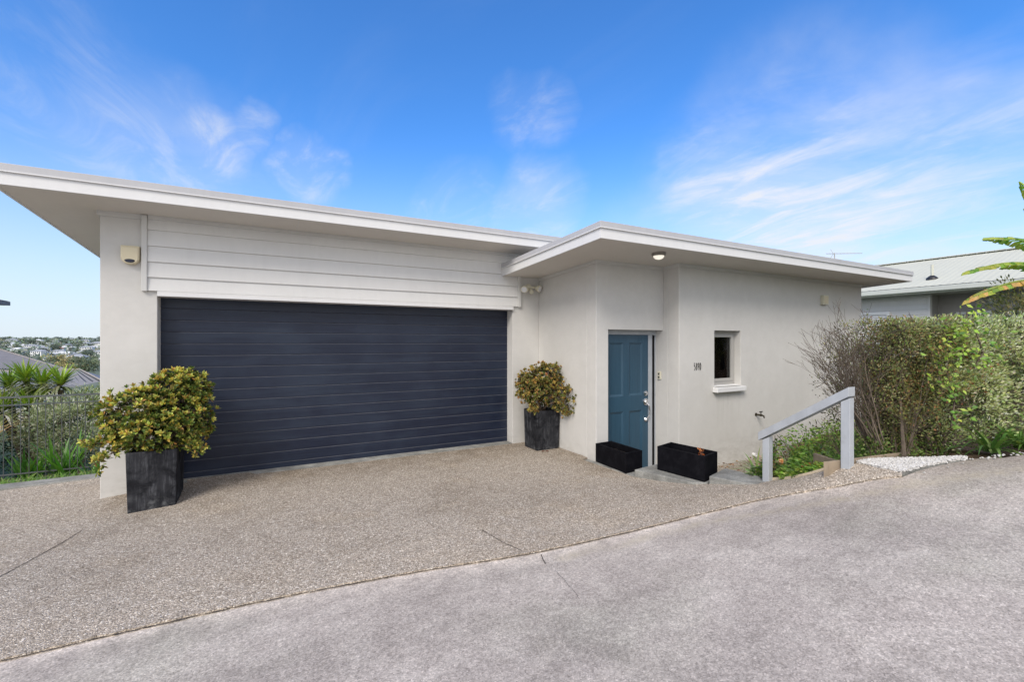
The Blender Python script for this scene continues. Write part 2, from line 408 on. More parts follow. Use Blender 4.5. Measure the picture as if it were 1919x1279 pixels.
        if bevel:
            bv = o.modifiers.new('bevel', 'BEVEL'); bv.width = bevel; bv.segments = bseg; bv.limit_method = 'ANGLE'; bv.angle_limit = rad(40)
        if parent is not None:
            o.parent = parent; o['_o'] = off
        else: o['_o'] = (0, 0, 0)
        if label: o['label'] = label
        return o
ROOTS = []
def thing(name, loc, label, cat, group=None):
    o = bpy.data.objects.new(name, None); COL.objects.link(o); o.location = loc; o.empty_display_size = .1
    o['label'] = label; o['category'] = cat; o['_o'] = tuple(loc)
    if group: o['group'] = group
    return o
def tag(o, label, cat, group=None, kind=None):
    o['label'] = label; o['category'] = cat
    if group: o['group'] = group
    if kind: o['kind'] = kind
    return o
def structure(o): o['kind'] = 'structure'; return o

# ------------------------------------------------------------------ ground height (thin plate spline through surveyed spots)
G = np.array([(-1.15, 3.21, 0), (0, 3.18, 0), (1.72, 2.9, .02), (2.7, 2.77, .055), (3.4, 2.62, .12), (3.94, 2.46, .2), (4.27, 2.02, .38), (4.52, 1.72, .5),
              (5.26, 1.45, .63), (5.43, 1.26, .68), (7, .6, .86), (9, -.5, 1.05), (14, -3, 1.5), (3.3, 1.2, .33), (5, .6, .62), (2, 1, .14), (.5, 1, .03), (0, 0, .03), (-4, 0, -.06), (-8, 2, -.1),
              (0, -4, .05), (6, -4, .6), (-1.02, 6.3, -.005), (.5, 6.3, -.005), (2, 6.3, -.005), (3.4, 6.3, -.005), (3.85, 5.6, 0), (-1.5, 6.23, -.06), (-1.15, 5.56, -.06), (-1.75, 7.1, -.07),
              (-2.55, 7.05, -.08), (-6, 7, -.14), (-4, 4.5, -.09), (3.8, 4.9, .0), (3.87, 4.05, -.02), (4.1, 3.35, .05), (4.3, 2.9, .14), (4.5, 2.8, .16), (4.51, 2.12, .5), (4.5, 2.45, .32), (5.0, 1.95, .55), (5.8, 1.6, .62),
              (1.5, 4.5, .0), (-.3, 4.7, -.02), (3, 4, .0)], float)
def tps_fit(G):
    n = len(G); d = np.hypot(G[:, None, 0] - G[None, :, 0], G[:, None, 1] - G[None, :, 1])
    K = np.where(d > 0, d * d * np.log(np.maximum(d, 1e-9)), 0) + np.eye(n) * .02
    A = np.zeros((n + 3, n + 3)); A[:n, :n] = K; A[:n, n] = 1; A[:n, n + 1:] = G[:, :2]; A[n, :n] = 1; A[n + 1:, :n] = G[:, :2].T
    return np.linalg.solve(A, np.concatenate([G[:, 2], [0, 0, 0]]))
WT = tps_fit(G)
def gz(x, y):
    d = np.hypot(G[:, 0] - x, G[:, 1] - y); d = np.maximum(d, 1e-9)
    return float((WT[:len(G)] * d * d * np.log(d)).sum() + WT[-3] + WT[-2] * x + WT[-1] * y)
def resample(pts, step, jit=0.0):
    out = []
    for i in range(len(pts) - 1):
        a, b = Vector(pts[i][:2]), Vector(pts[i + 1][:2]); n = max(1, int((b - a).length / step))
        nr = Vector((-(b - a).y, (b - a).x)).normalized() if (b - a).length > 0 else Vector((0, 0))
        for k in range(n):
            p = a.lerp(b, k / n) + nr * R.uniform(-jit, jit); out.append((p.x, p.y))
    out.append(tuple(pts[-1][:2])); return out
def smoothline(pts, n=8):
    """Catmull-Rom"""
    P = [Vector(p[:2]) for p in pts]; P = [P[0] * 2 - P[1]] + P + [P[-1] * 2 - P[-2]]; out = []
    for i in range(1, len(P) - 2):
        for k in range(n):
            t = k / n; a, b, c, d = P[i - 1:i + 3]
            q = .5 * ((2 * b) + (c - a) * t + (2 * a - 5 * b + 4 * c - d) * t * t + (3 * b - a - 3 * c + d) * t ** 3); out.append((q.x, q.y))
    out.append(tuple(P[-2])); return out
def inpoly(x, y, poly):
    c = False; j = len(poly) - 1
    for i in range(len(poly)):
        xi, yi = poly[i]; xj, yj = poly[j]
        if (yi > y) != (yj > y) and x < (xj - xi) * (y - yi) / (yj - yi) + xi: c = not c
        j = i
    return c
def dist_line(x, y, line):
    best = 1e9; p = Vector((x, y))
    for i in range(len(line) - 1):
        a, b = Vector(line[i]), Vector(line[i + 1]); ab = b - a
        t = max(0, min(1, (p - a).dot(ab) / max(ab.length_squared, 1e-12))); best = min(best, (p - (a + ab * t)).length)
    return best
def sheet(name, poly, zf, step, mat, skirt=.1, attr=None, parent=None, fine=None):
    """triangulated sheet over a plan polygon (CCW) with skirts"""
    xs = [p[0] for p in poly]; ys = [p[1] for p in poly]
    pts = [Vector(p) for p in poly]; n = len(pts)
    y = min(ys) + step * .5; r = 0
    while y < max(ys):
        x = min(xs) + step * (.5 if r % 2 else .99)
        while x < max(xs):
            if inpoly(x, y, poly) and dist_line(x, y, poly + [poly[0]]) > step * .45: pts.append(Vector((x, y)))
            x += step
        y += step; r += 1
    vo, eo, fo, *_ = delaunay_2d_cdt(pts, [], [list(range(n))], 1, 1e-5)
    mb = MB(); V3 = [(v.x, v.y, zf(v.x, v.y)) for v in vo]
    mb.add(V3, [tuple(f) for f in fo])
    # skirt from boundary edges
    cnt = {}
    for f in fo:
        for i in range(len(f)):
            e = (f[i], f[(i + 1) % len(f)]); cnt[e] = 1
    o = len(mb.v); mp = {}
    for (a, b) in list(cnt):
        if (b, a) not in cnt:
            for q in (a, b):
                if q not in mp:
                    mp[q] = len(mb.v); v = V3[q]; mb.v.append((v[0], v[1], v[2] - skirt))
            mb.f.append((b, a, mp[a], mp[b])); mb.c.append(None); mb.mi.append(0)
    ob = mb.build(name, mat, parent)
    if attr:
        me = ob.data; a = me.attributes.new('edge', 'FLOAT_COLOR', 'POINT'); data = []
        for v in mb.v: data.extend((*attr(v[0], v[1]), 1))
        a.data.foreach_set('color', data)
    return ob

# ------------------------------------------------------------------ ground sheets
JOINT = smoothline([(-14, 3.4), (-6, 3.3), (-1.15, 3.21), (0, 3.18), (.9, 3.07), (1.72, 2.9), (2.7, 2.77), (3.4, 2.64), (3.94, 2.46), (4.27, 2.02), (4.52, 1.72)], 8)
road_edge_right = [(4.52, 1.72), (4.85, 1.62), (5.26, 1.45), (5.43, 1.26), (7, .6), (9, -.5), (16, -4)]
# road: whole shared drive including under the joint
rp = [(-14, -6), (16, -6), (16, -3.9)] + list(reversed(smoothline(road_edge_right, 4)))[1:] + list(reversed(JOINT))[1:]
rp2 = []
for p in rp:
    if not rp2 or (Vector(p) - Vector(rp2[-1])).length > .01: rp2.append(p)
GUT = smoothline([(1.9, 2.72), (3.07, 2.54), (3.6, 2.3), (4.02, 1.985), (4.45, 1.6), (5.2, 1.1), (6, .7)], 6)
def road_attr(x, y):
    d = dist_line(x, y, JOINT); e = max(0, 1 - d / .2)
    dr = dist_line(x, y, road_edge_right) if x > 4 else 9
    g = max(0, 1 - dist_line(x, y, GUT) / .06) if x > 1 else 0
    return (e, max(0, 1 - dr / .45), g)
road = structure(sheet('road', rp2, lambda x, y: gz(x, y) - .004, .085, M['road'], .3, road_attr))
# exposed aggregate driveway apron
JJ = resample(JOINT, .022, .006)
KERB1 = [(3.76, 4.92), (3.86, 4.04)]
north = [(4.585, 2.06), (4.52, 2.1), (4.47, 2.3), (4.47, 2.55), (4.53, 2.82), (4.4, 2.84), (4.3, 2.92), (4.16, 3.26), (4.1, 3.34), (4.0, 3.7), (3.85, 4.06), (3.76, 4.93), (3.95, 5.0), (3.95, 6.4), (-1.48, 6.4), (-1.48, 7.2), (-14, 7.2)]
dp = [p for p in JJ] + [(4.57, 1.735)] + north
dp2 = []
for p in dp:
    if not dp2 or (Vector(p) - Vector(dp2[-1])).length > .004: dp2.append(p)
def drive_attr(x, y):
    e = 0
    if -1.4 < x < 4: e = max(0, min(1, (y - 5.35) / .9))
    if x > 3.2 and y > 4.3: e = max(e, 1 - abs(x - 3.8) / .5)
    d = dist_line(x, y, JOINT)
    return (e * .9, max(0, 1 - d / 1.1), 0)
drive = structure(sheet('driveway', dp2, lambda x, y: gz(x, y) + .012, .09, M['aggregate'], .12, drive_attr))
# joint gap, saw cuts and cracks lie on the slabs as thin strips
def strip(name, line, width, mat, dz, jit=0.0, parent=None, zfun=None):
    line = resample(line, .03, jit); mb = MB(); L = []
    for i, p in enumerate(line):
        a = Vector(line[max(i - 1, 0)]); b = Vector(line[min(i + 1, len(line) - 1)]); d = (b - a).normalized(); nr = Vector((-d.y, d.x))
        w = width * R.uniform(.55, 1.25) * .5; z = gz(*p) + dz
        L.append(((p[0] - nr.x * w, p[1] - nr.y * w, z), (p[0] + nr.x * w, p[1] + nr.y * w, z)))
    for i in range(len(L) - 1): mb.add([L[i][0], L[i + 1][0], L[i + 1][1], L[i][1]], [(0, 1, 2, 3)])
    return mb.build(name, mat, parent)
strip('joint', [(p[0], p[1] - .006) for p in JOINT], .009, M['joint_dark'], .0035, .005, road)
strip('crack', [(1.79, 2.84), (1.76, 2.76), (1.74, 2.70)], .007, M['joint_dark'], .0035, .006, road)
strip('crack', [(1.74, 2.58), (1.72, 2.45), (1.69, 2.3), (1.66, 2.2)], .0022, M['joint_dark'], .0035, .006, road)
strip('saw_cut', [(-1.40, 5.3), (-1.45, 5.05), (-1.66, 4.3)], .007, M['joint_dark'], .0155, .001, drive)
strip('saw_cut', [(1.69, 2.95), (1.64, 3.15), (1.60, 3.45)], .006, M['joint_dark'], .0155, .002, drive)

# concrete kerb along the left garden, with its grass strip beyond
mb = MB()
mb.hexa([(-14, 7.2, -.5), (-1.49, 7.2, -.5), (-1.49, 7.5, -.5), (-14, 7.5, -.5), (-14, 7.2, -.17), (-1.49, 7.2, -.035), (-1.49, 7.44, -.035), (-14, 7.44, -.17)])
k = mb.build('concrete_kerb', M['kerb'], bevel=.015); tag(k, 'low grey concrete kerb between driveway and fenced garden', 'kerb')

# sunken path to the front door, and planting soil
path = structure(sheet('path', [(3.8, 2.9), (5.0, 2.9), (5.7, 3.3), (7.0, 3.85), (7.9, 4.6), (5.2, 4.6), (5.2, 5.15), (3.9, 5.15)], lambda x, y: -.255, .4, M['path_aggregate'], .1))
SOIL = np.array([(4.56, 2.84, .1), (4.5, 2.5, .26), (4.5, 2.12, .46), (5, 1.95, .52), (5.6, 1.6, .6), (7, .9, .8), (9, 0, 1.0), (6.2, 4.5, -.22), (8, 4.5, -.16), (10, 4.5, 0), (5.2, 3.2, -.2), (5.6, 4, -.24), (5.3, 2.7, .2), (7, 3, -.02), (9, 2.5, .35), (12, 3, .9), (14, 0, 1.4)], float)
def soilz(x, y):
    d = np.hypot(SOIL[:, 0] - x, SOIL[:, 1] - y); w = 1 / np.maximum(d, .03) ** 2.5
    return float((w * SOIL[:, 2]).sum() / w.sum())
soil = structure(sheet('garden_soil', [(4.54, 2.8), (4.49, 2.3), (4.53, 2.1), (4.60, 2.05), (4.6, 1.75), (5.26, 1.5), (5.46, 1.3), (7, .62), (9, -.48), (16, -3.9), (16, 4), (10.3, 12), (10.3, 4.5), (7.8, 4.5), (6.95, 3.88), (5.6, 3.32), (4.95, 2.95)], lambda x, y: soilz(x, y), .22, M['soil'], .3))

# ------------------------------------------------------------------ far terrain as one sheet
def smooth(a, b, t):
    t = max(0, min(1, (t - a) / (b - a))); return t * t * (3 - 2 * t)
def far_z(x, y):
    d = math.hypot(x, y); az = math.atan2(x, y)      # 0 = straight behind the garage
    near = -.75 - 1.0 * smooth(8, 16, d)
    z = near - 26 * smooth(14, 220, d) + 30.5 * smooth(430, 1300, d) - 2.5 * smooth(1500, 4000, d)
    right = smooth(.35, .75, az) if az < 2.2 else 1 - smooth(2.2, 2.7, az)
    zr = -.75 + (1.55 + .35) * smooth(8, 18, d) + .4 * smooth(18, 200, d) - 3 * smooth(300, 4000, d)
    z = z * (1 - right) + zr * right
    back = smooth(1.9, 2.6, abs(az))
    return z * (1 - back) + (-.55) * back
mb = MB(); NA = 120; rings = [0.01, 2, 4, 6, 8, 9, 10, 12, 14, 17, 20, 25, 32, 45, 65, 95, 140, 200, 260, 330, 400, 470, 540, 620, 700, 800, 900, 1000, 1120, 1250, 1400, 1700, 2200, 3000, 4500, 7000]
for r in rings:
    for j in range(NA):
        a = 2 * math.pi * j / NA; x, y = r * math.sin(a), r * math.cos(a)
        mb.v.append((x, y, far_z(x, y)))
for i in range(len(rings) - 1):
    for j in range(NA):
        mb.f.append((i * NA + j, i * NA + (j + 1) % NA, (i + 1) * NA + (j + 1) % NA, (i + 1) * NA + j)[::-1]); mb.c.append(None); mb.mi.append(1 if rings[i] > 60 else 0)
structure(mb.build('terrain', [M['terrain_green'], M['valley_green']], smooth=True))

# ------------------------------------------------------------------ the house
house = thing('house', (1.2, 6.23, 0), 'pale grey rendered concrete house with navy garage door and flat eaved roofs', 'house')
VW, VD = 6.23, 6.41            # garage wall face / door face
UC, VE = 3.89, 4.793           # entry corner
UR, VF = 5.137, 4.505          # return wall, window wall face
PITCH = .051
def zg(v): return 2.965 + PITCH * (VW - v)      # garage soffit
def ze(v): return 2.69 + PITCH * (VE - v)       # entry soffit
w = MB()
def wbox(x0, x1, y0, y1, z0, zt):
    """wall block whose top follows the soffit function zt"""
    t0 = zt(y0) + .03 if callable(zt) else zt; t1 = zt(y1) + .03 if callable(zt) else zt
    w.hexa([(x0, y0, z0), (x1, y0, z0), (x1, y1, z0), (x0, y1, z0), (x0, y0, t0), (x1, y0, t0), (x1, y1, t1), (x0, y1, t1)])
wbox(-1.503, -1.023, VW, 6.55, -.4, zg)
wbox(-1.503, -1.3, 6.55, 12, -.9, zg)
wbox(-1.023, 3.408, VW + .03, 6.39, 2.11, zg)
wbox(3.408, UC, VW, 6.55, -.3, lambda v: 2.9)
wbox(UC, UC + .2, 4.9931, 6.55, -.6, lambda v: ze(v))
def panel(us, zs, holes, v0, v1):
    """one wall slab v0..v1 with rectangular openings (cells in holes), no seams; last z follows the soffit"""
    nu, nz = len(us), len(zs); vs = []
    for v in (v0, v1):
        for j, z in enumerate(zs):
            for u in us: vs.append((u, v, ze(v) + .03 if z is None else z))
    I = lambda k, j, i: k * nu * nz + j * nu + i
    fs = []; solid = lambda i, j: 0 <= i < nu - 1 and 0 <= j < nz - 1 and (i, j) not in holes
    for j in range(nz - 1):
        for i in range(nu - 1):
            if not solid(i, j): continue
            fs.append((I(0, j, i), I(0, j, i + 1), I(0, j + 1, i + 1), I(0, j + 1, i))); fs.append((I(1, j, i), I(1, j + 1, i), I(1, j + 1, i + 1), I(1, j, i + 1)))
            if not solid(i - 1, j): fs.append((I(0, j, i), I(0, j + 1, i), I(1, j + 1, i), I(1, j, i)))
            if not solid(i + 1, j): fs.append((I(0, j, i + 1), I(1, j, i + 1), I(1, j + 1, i + 1), I(0, j + 1, i + 1)))
            if not solid(i, j - 1): fs.append((I(0, j, i), I(1, j, i), I(1, j, i + 1), I(0, j, i + 1)))
            if not solid(i, j + 1): fs.append((I(0, j + 1, i), I(0, j + 1, i + 1), I(1, j + 1, i + 1), I(1, j + 1, i)))
    w.add(vs, fs)
panel([UC, 4.101, UR], [-.6, 1.764, None], {(1, 0)}, VE, 4.993)
wbox(UR, UR + .2, 4.705, 5.6, -.6, ze)
panel([UR, 5.889, 6.5, 10.176], [-.6, .93, 1.765, None], {(1, 1)}, VF, 4.705)
wbox(9.976, 10.176, 4.705, 12, -.6, ze)
w.box(-1.503, 10.176, 12, 12.2, -1.2, 2.5)
wbox(4.0, UR, 5.4, 5.5, -.6, lambda v: 2.6)      # back of the hall
w.build('wall', M['plaster'], house, bevel=.006)

# weatherboards above the garage door
cl = MB(); zb = 2.150; hb = .1385; n = 6
z = 2.98 - .045
bounds = [2.150, 2.297, 2.466, 2.638, 2.812, 2.99]
for i in range(5):
    z0, z1 = bounds[i], min(bounds[i + 1] + .012, zg(VW) - .01)
    cl.hexa([(-1.105, VW - .036, z0), (3.485, VW - .036, z0), (3.485, VW + .02, z0), (-1.105, VW + .02, z0), (-1.105, VW - .014, z1), (3.485, VW - .014, z1), (3.485, VW + .02, z1), (-1.105, VW + .02, z1)])
cl.box(-1.02, 3.405, VW - .034, VW + .028, 2.128, 2.150)
cl.build('weatherboard', M['board_paint'], house, bevel=.002)
t_ = MB(); t_.box(-1.02, 3.405, VW - .04, VW + .19, 2.094, 2.128); t_.build('lintel_trim', M['white_trim'], house, bevel=.003)
for u in (-1.13, 3.51):
    t_ = MB(); t_.box(u - .025, u + .025, VW - .05, VW + .005, 2.142, zg(VW) - .005); t_.build('cladding_trim', M['trim_paint'], house, bevel=.005)

# eave trims under the soffits
t_ = MB()
def beam(a, b, h, th, nrm, zf, mb):
    """bead along wall from a to b under soffit zf"""
    (x0, y0), (x1, y1) = a, b; nx, ny = nrm
    mb.hexa([(x0 + nx * th, y0 + ny * th, zf(y0) - h), (x1 + nx * th, y1 + ny * th, zf(y1) - h), (x1, y1, zf(y1) - h), (x0, y0, zf(y0) - h),
             (x0 + nx * th, y0 + ny * th, zf(y0) + .01), (x1 + nx * th, y1 + ny * th, zf(y1) + .01), (x1, y1, zf(y1) + .01), (x0, y0, zf(y0) + .01)])
beam((-1.525, VW), (-1.16, VW), .05, .022, (0, -1), zg, t_)
beam((-1.10, VW - .012), (UC, VW - .012), .04, .03, (0, -1), zg, t_)
beam((-1.503, 12), (-1.503, VW), .05, .022, (-1, 0), zg, t_)
beam((UC, VW), (UC, VE - .02), .045, .02, (-1, 0), ze, t_)
beam((UC, VE), (UR, VE), .045, .02, (0, -1), ze, t_)
beam((UR, VE), (UR, VF - .02), .045, .02, (-1, 0), ze, t_)
beam((UR, VF), (10.196, VF), .045, .02, (0, -1), ze, t_)
t_.build('eave_trim', M['trim_paint'], house, bevel=.004)

def roof(u0, u1, v0, v1, zf, nm):
    th = .1; cap = .075
    s = MB()
    s.hexa([(u0 + .02, v0 + .02, zf(v0 + .02)), (u1 - .02, v0 + .02, zf(v0 + .02)), (u1 - .02, v1, zf(v1)), (u0 + .02, v1, zf(v1)),
            (u0 + .02, v0 + .02, zf(v0) + .02), (u1 - .02, v0 + .02, zf(v0) + .02), (u1 - .02, v1, zf(v1) + .02), (u0 + .02, v1, zf(v1) + .02)])
    s.build('soffit', M['soffit_paint'], house)
    f = MB(); fl = MB(); b = .022
    def side(mb, x0, y0, x1, y1, nx, ny, zlo, zhi, t, ext=0.0):
        # board of thickness t inward from line, at heights above the soffit
        mb.hexa([(x0, y0, zf(y0) + zlo), (x1, y1, zf(y1) + zlo), (x1 + nx * t, y1 + ny * t, zf(y1 + ny * t) + zlo), (x0 + nx * t, y0 + ny * t, zf(y0 + ny * t) + zlo),
                 (x0, y0, zf(y0) + zhi), (x1, y1, zf(y1) + zhi), (x1 + nx * t, y1 + ny * t, zf(y1 + ny * t) + zhi), (x0 + nx * t, y0 + ny * t, zf(y0 + ny * t) + zhi)])
    side(f, u0, v0, u1, v0, 0, 1, -.012, th, .02)
    side(f, u0, v1, u0, v0 + .02, 1, 0, -.012, th, .02)
    side(f, u1, v0 + .02, u1, v1, -1, 0, -.012, th, .02)
    f.build('fascia', M['fascia_paint'], house, bevel=.002)
    e = .012
    side(fl, u0 - e, v0 - e, u1 + e, v0 - e, 0, 1, th + .008, th + cap, .06)
    side(fl, u0 - e, v1, u0 - e, v0 + .048, 1, 0, th + .008, th + cap, .06)
    side(fl, u1 + e, v0 + .048, u1 + e, v1, -1, 0, th + .008, th + cap, .06)
    fl.build('roof_flashing', M['flashing_metal'], house, bevel=.003)
    lip = MB(); e2 = .02
    side(lip, u0 - e2, v0 - e2, u1 + e2, v0 - e2, 0, 1, th - .001, th + .0075, .04)
    side(lip, u0 - e2, v1, u0 - e2, v0 + .02, 1, 0, th - .001, th + .0075, .04)
    side(lip, u1 + e2, v0 + .02, u1 + e2, v1, -1, 0, th - .001, th + .0075, .04)
    lip.build('drip_edge', M['white_trim'], house)
    r = MB()
    r.hexa([(u0 + .03, v0 + .03, zf(v0) + .06), (u1 - .03, v0 + .03, zf(v0) + .06), (u1 - .03, v1, zf(v1) + .06), (u0 + .03, v1, zf(v1) + .06),
            (u0 + .03, v0 + .03, zf(v0) + .15), (u1 - .03, v0 + .03, zf(v0) + .15), (u1 - .03, v1, zf(v1) + .15), (u0 + .03, v1, zf(v1) + .15)])
    r.build('roof', M['roof_sheet'], house)
roof(-2.11, 4.1, 5.66, 12.6, zg, 'garage')
roof(3.21, 10.62, 3.875, 12.6, lambda v: ze(v) if v < 6.3 else ze(v), 'entry')
# soffit sheet joints
for u in (.35, 2.6):
    sj = MB()
    sj.hexa([(u, 5.7, zg(5.7) - .002), (u + .006, 5.7, zg(5.7) - .002), (u + .006, VW - .05, zg(VW - .05) - .002), (u, VW - .05, zg(VW - .05) - .002),
             (u, 5.7, zg(5.7) + .004), (u + .006, 5.7, zg(5.7) + .004), (u + .006, VW - .05, zg(VW - .05) + .004), (u, VW - .05, zg(VW - .05) + .004)])
    sj.build('soffit_joint', M['trim_paint'], house)

# garage door: ribbed panels
gd = MB(); prof = []
lines = [1.982 - .1352 * i for i in range(15)]
tops = [2.16] + lines; bots = lines + [0.012]
MIDX = []
for a, b in zip(tops, bots):
    if a - b < .03: continue
    if prof: prof += [(.012, a), (0.0, a - .012)]
    else: prof += [(0.0, a)]
    prof += [(0.0, b + .0005), (.012, b)]
vs = []
for (dv, z) in prof: vs += [(-1.06, VD + dv, z), (3.44, VD + dv, z)]
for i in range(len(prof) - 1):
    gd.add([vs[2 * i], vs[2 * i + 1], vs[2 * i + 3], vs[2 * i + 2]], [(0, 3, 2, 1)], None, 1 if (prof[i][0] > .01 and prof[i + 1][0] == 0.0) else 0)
garage = gd.build('garage_door', [M['garage_paint'], M['garage_edge_highlight']], house)
sl = MB(); sl.box(-1.02, 3.405, VD + .004, VD + .03, .005, .03); sl.build('bottom_seal', M['black_metal'], garage)
bk = MB(); bk.box(-1.3, 3.6, VD + .06, VD + .1, -.1, 2.4); bk.build('back_panel', M['dark_void'], garage)
th_ = MB(); th_.hexa([(-1.02, 6.24, -.1), (3.405, 6.24, -.1), (3.405, 6.5, -.1), (-1.02, 6.5, -.1), (-1.02, 6.24, .014), (3.405, 6.24, .014), (3.405, 6.5, .019), (-1.02, 6.5, .019)])
th_.build('threshold', M['kerb'], house)

# front door in its recess
FV = 4.943
fr = MB()
fr.box(4.075, UR, FV - .01, FV + .06, 1.70, 1.764)
fr.box(4.985, 5.066, FV - .004, FV + .06, -.25, 1.70)
fr.box(5.118, UR, FV - .004, FV + .06, -.25, 1.70)
fr.box(4.075, 4.135, FV - .01, FV + .06, -.25, 1.70)
fr.box(4.075, UR, FV - .03, FV + .06, -.3, -.25)
fr.build('door_frame', M['grey_blue_paint'], house, bevel=.003)
sg = MB(); sg.box(5.066, 5.118, FV + .004, FV + .03, -.25, 1.69); sg.build('sidelight', M['dark_glass'], house)
fd = MB(); x0, x1 = 4.135, 4.985; z0, z1 = -.25, 1.697; st = .115
mid = .5 * (x0 + x1)
def zr(y): return y
rails = [(-.25, -.02), (.60, .82), (1.585, 1.697)]
fd.box(x0, x0 + st, FV, FV + .04, z0, z1); fd.box(x1 - st, x1, FV, FV + .04, z0, z1)
for a, b in rails: fd.box(x0 + st, x1 - st, FV, FV + .04, a, b)
for a, b in ((-.02, .60), (.82, 1.585)):
    fd.box(mid - .055, mid + .055, FV, FV + .04, a, b)
    for p0, p1 in ((x0 + st, mid - .055), (mid + .055, x1 - st)):
        # sloping moulding and recessed field
        i = .028; dp_ = .018
        fd.add([(p0, FV + .001, a), (p1, FV + .001, a), (p1, FV + .001, b), (p0, FV + .001, b), (p0 + i, FV + dp_, a + i), (p1 - i, FV + dp_, a + i), (p1 - i, FV + dp_, b - i), (p0 + i, FV + dp_, b - i)],
               [(0, 1, 5, 4), (1, 2, 6, 5), (2, 3, 7, 6), (3, 0, 4, 7), (4, 5, 6, 7)])
fdo = fd.build('front_door', M['door_paint'], house, bevel=.0015)
h = MB()
hx = x1 - .055
h.lathe((hx, FV, .84), (0, -1, 0), [(0, .034), (.012, .034), (.016, .024), (.03, .022), (.034, .012)], 18)
h.build('deadlock', M['chrome'], fdo, smooth=False)
h = MB()
h.lathe((hx, FV, .715), (0, -1, 0), [(0, .05), (.012, .05), (.02, .03), (.03, .02)], 18)
h.tube([(hx, FV - .025, .70), (hx + .02, FV - .055, .66), (hx + .028, FV - .06, .60), (hx + .025, FV - .055, .53), (hx + .005, FV - .03, .47)], [.011, .012, .011, .012, .013], 8)
h.lathe((hx, FV, .455), (0, -1, 0), [(0, .032), (.012, .032), (.03, .016)], 16)
h.build('handle', M['chrome'], fdo)

# window in the front wall
wf = MB(); a0, a1, c0, c1 = 5.889, 6.5, .945, 1.765; yv = VF + .105
for (xa, xb, za, zb2) in ((a0, a0 + .05, c0, c1), (a1 - .05, a1, c0, c1)): wf.box(xa, xb, yv, yv + .06, za, zb2)
wf.box(a0 + .05, a1 - .05, yv, yv + .06, c1 - .05, c1); wf.box(a0 + .05, a1 - .05, yv, yv + .06, c0, c0 + .045)
for (xa, xb, za, zb2) in ((a0 + .05, a0 + .09, c0 + .045, c1 - .05), (a1 - .09, a1 - .05, c0 + .045, c1 - .05)): wf.box(xa, xb, yv - .012, yv + .04, za, zb2)
wf.box(a0 + .09, a1 - .09, yv - .012, yv + .04, c1 - .095, c1 - .05); wf.box(a0 + .09, a1 - .09, yv - .012, yv + .04, c0 + .045, c0 + .09)
wfo = wf.build('window_frame', M['frame_grey'], house, bevel=.003)
g = MB(); g.box(a0 + .09, a1 - .09, yv + .016, yv + .02, c0 + .09, c1 - .095); g.build('pane', M['glass'], wfo)
rm = MB()
rm.box(5.5, 7.4, 6.1, 6.12, .3, 2.3); rm.box(5.5, 5.52, 4.72, 6.1, .3, 2.3); rm.box(7.38, 7.4, 4.72, 6.1, .3, 2.3); rm.box(5.5, 7.4, 4.72, 6.1, .28, .3); rm.box(5.5, 7.4, 4.72, 6.1, 2.3, 2.32)
rm.build('inner_room', M['room_paint'], house)
bl = MB()
for i in range(9): bl.tube([(6.62 + .02 * (i % 2), 4.80 + .018 * i, .96), (6.62 + .02 * (i % 2), 4.80 + .018 * i, 1.72)], .012, 6)
bl.build('curtain', M['frame_grey'], house)
si = MB(); si.hexa([(a0 - .035, VF - .085, .845), (a1 - .04, VF - .085, .845), (a1 + .015, VF + .12, .845), (a0 + .003, VF + .12, .845), (a0 - .035, VF - .085, .915), (a1 - .04, VF - .085, .915), (a1 + .015, VF + .12, .945), (a0 + .003, VF + .12, .945)])
si = MB(); si.hexa([(5.835, VF - .085, .845), (6.445, VF - .085, .845), (6.50, VF - .0, .845), (5.889, VF - .0, .845), (5.835, VF - .085, .915), (6.445, VF - .085, .915), (6.50, VF - .0, .933), (5.889, VF - .0, .933)])
si = MB(); si.box(5.845, 6.525, VF - .085, VF + .001, .845, .917); si.hexa([(5.892, VF, .9), (6.497, VF, .9), (6.497, yv, .9), (5.892, yv, .9), (5.892, VF, .931), (6.497, VF, .931), (6.497, yv, .944), (5.892, yv, .944)])
si.build('window_sill', M['white_trim'], house, bevel=.008)

# plant on the inner sill
ip = thing('house_plant', (6.40, 4.76, .95), 'small pale green house plant behind the front window glass', 'plant')
q = MB(); q.lathe((6.40, 4.76, .95), (0, 0, 1), [(0, .04), (.10, .055), (.11, .05)], 12); q.build('pot', M['navy_lens'], ip)
q = MB()
for i in range(60):
    a = R.uniform(0, 6.28); e = R.uniform(.1, .9)
    q.leaf((6.40, 4.76, 1.07), (math.cos(a), math.sin(a), e), R.uniform(.06, .12), .05, (.75, .8, .5))
q.build('foliage', M['leaf'], ip)

# ------------------------------------------------------------------ fittings on the house
def px_z(z): return z
sr = thing('alarm_siren', (-1.245, VW, 2.4), 'cream alarm siren box with dark lens high on the left pillar', 'alarm')
q = MB(); pr = []
def outline(wd, top, bot, k=10):
    pts = [(wd, top), (-wd, top)]
    for i in range(k + 1):
        a = math.pi + math.pi * i / k; pts.append((wd * math.cos(a), bot + wd + wd * .9 * math.sin(a)))
    return pts
def extr(mb, pts, x, yf, yb, z, mi=0, shrink=.85):
    n = len(pts); cz = sum(p[1] for p in pts) / n
    mb.add([(x + p[0], yb, z + p[1]) for p in pts] + [(x + p[0], yf + .015, z + p[1]) for p in pts] + [(x + p[0] * shrink, yf, z + cz + (p[1] - cz) * shrink) for p in pts],
           [tuple(range(2 * n, 3 * n))] + [(i, (i + 1) % n, n + (i + 1) % n, n + i) for i in range(n)] + [(n + i, n + (i + 1) % n, 2 * n + (i + 1) % n, 2 * n + i) for i in range(n)], None, mi)
extr(q, outline(.078, .205, 0), -1.245, VW - .075, VW, 2.41)
q.build('case', M['cream_plastic'], sr)
q = MB()
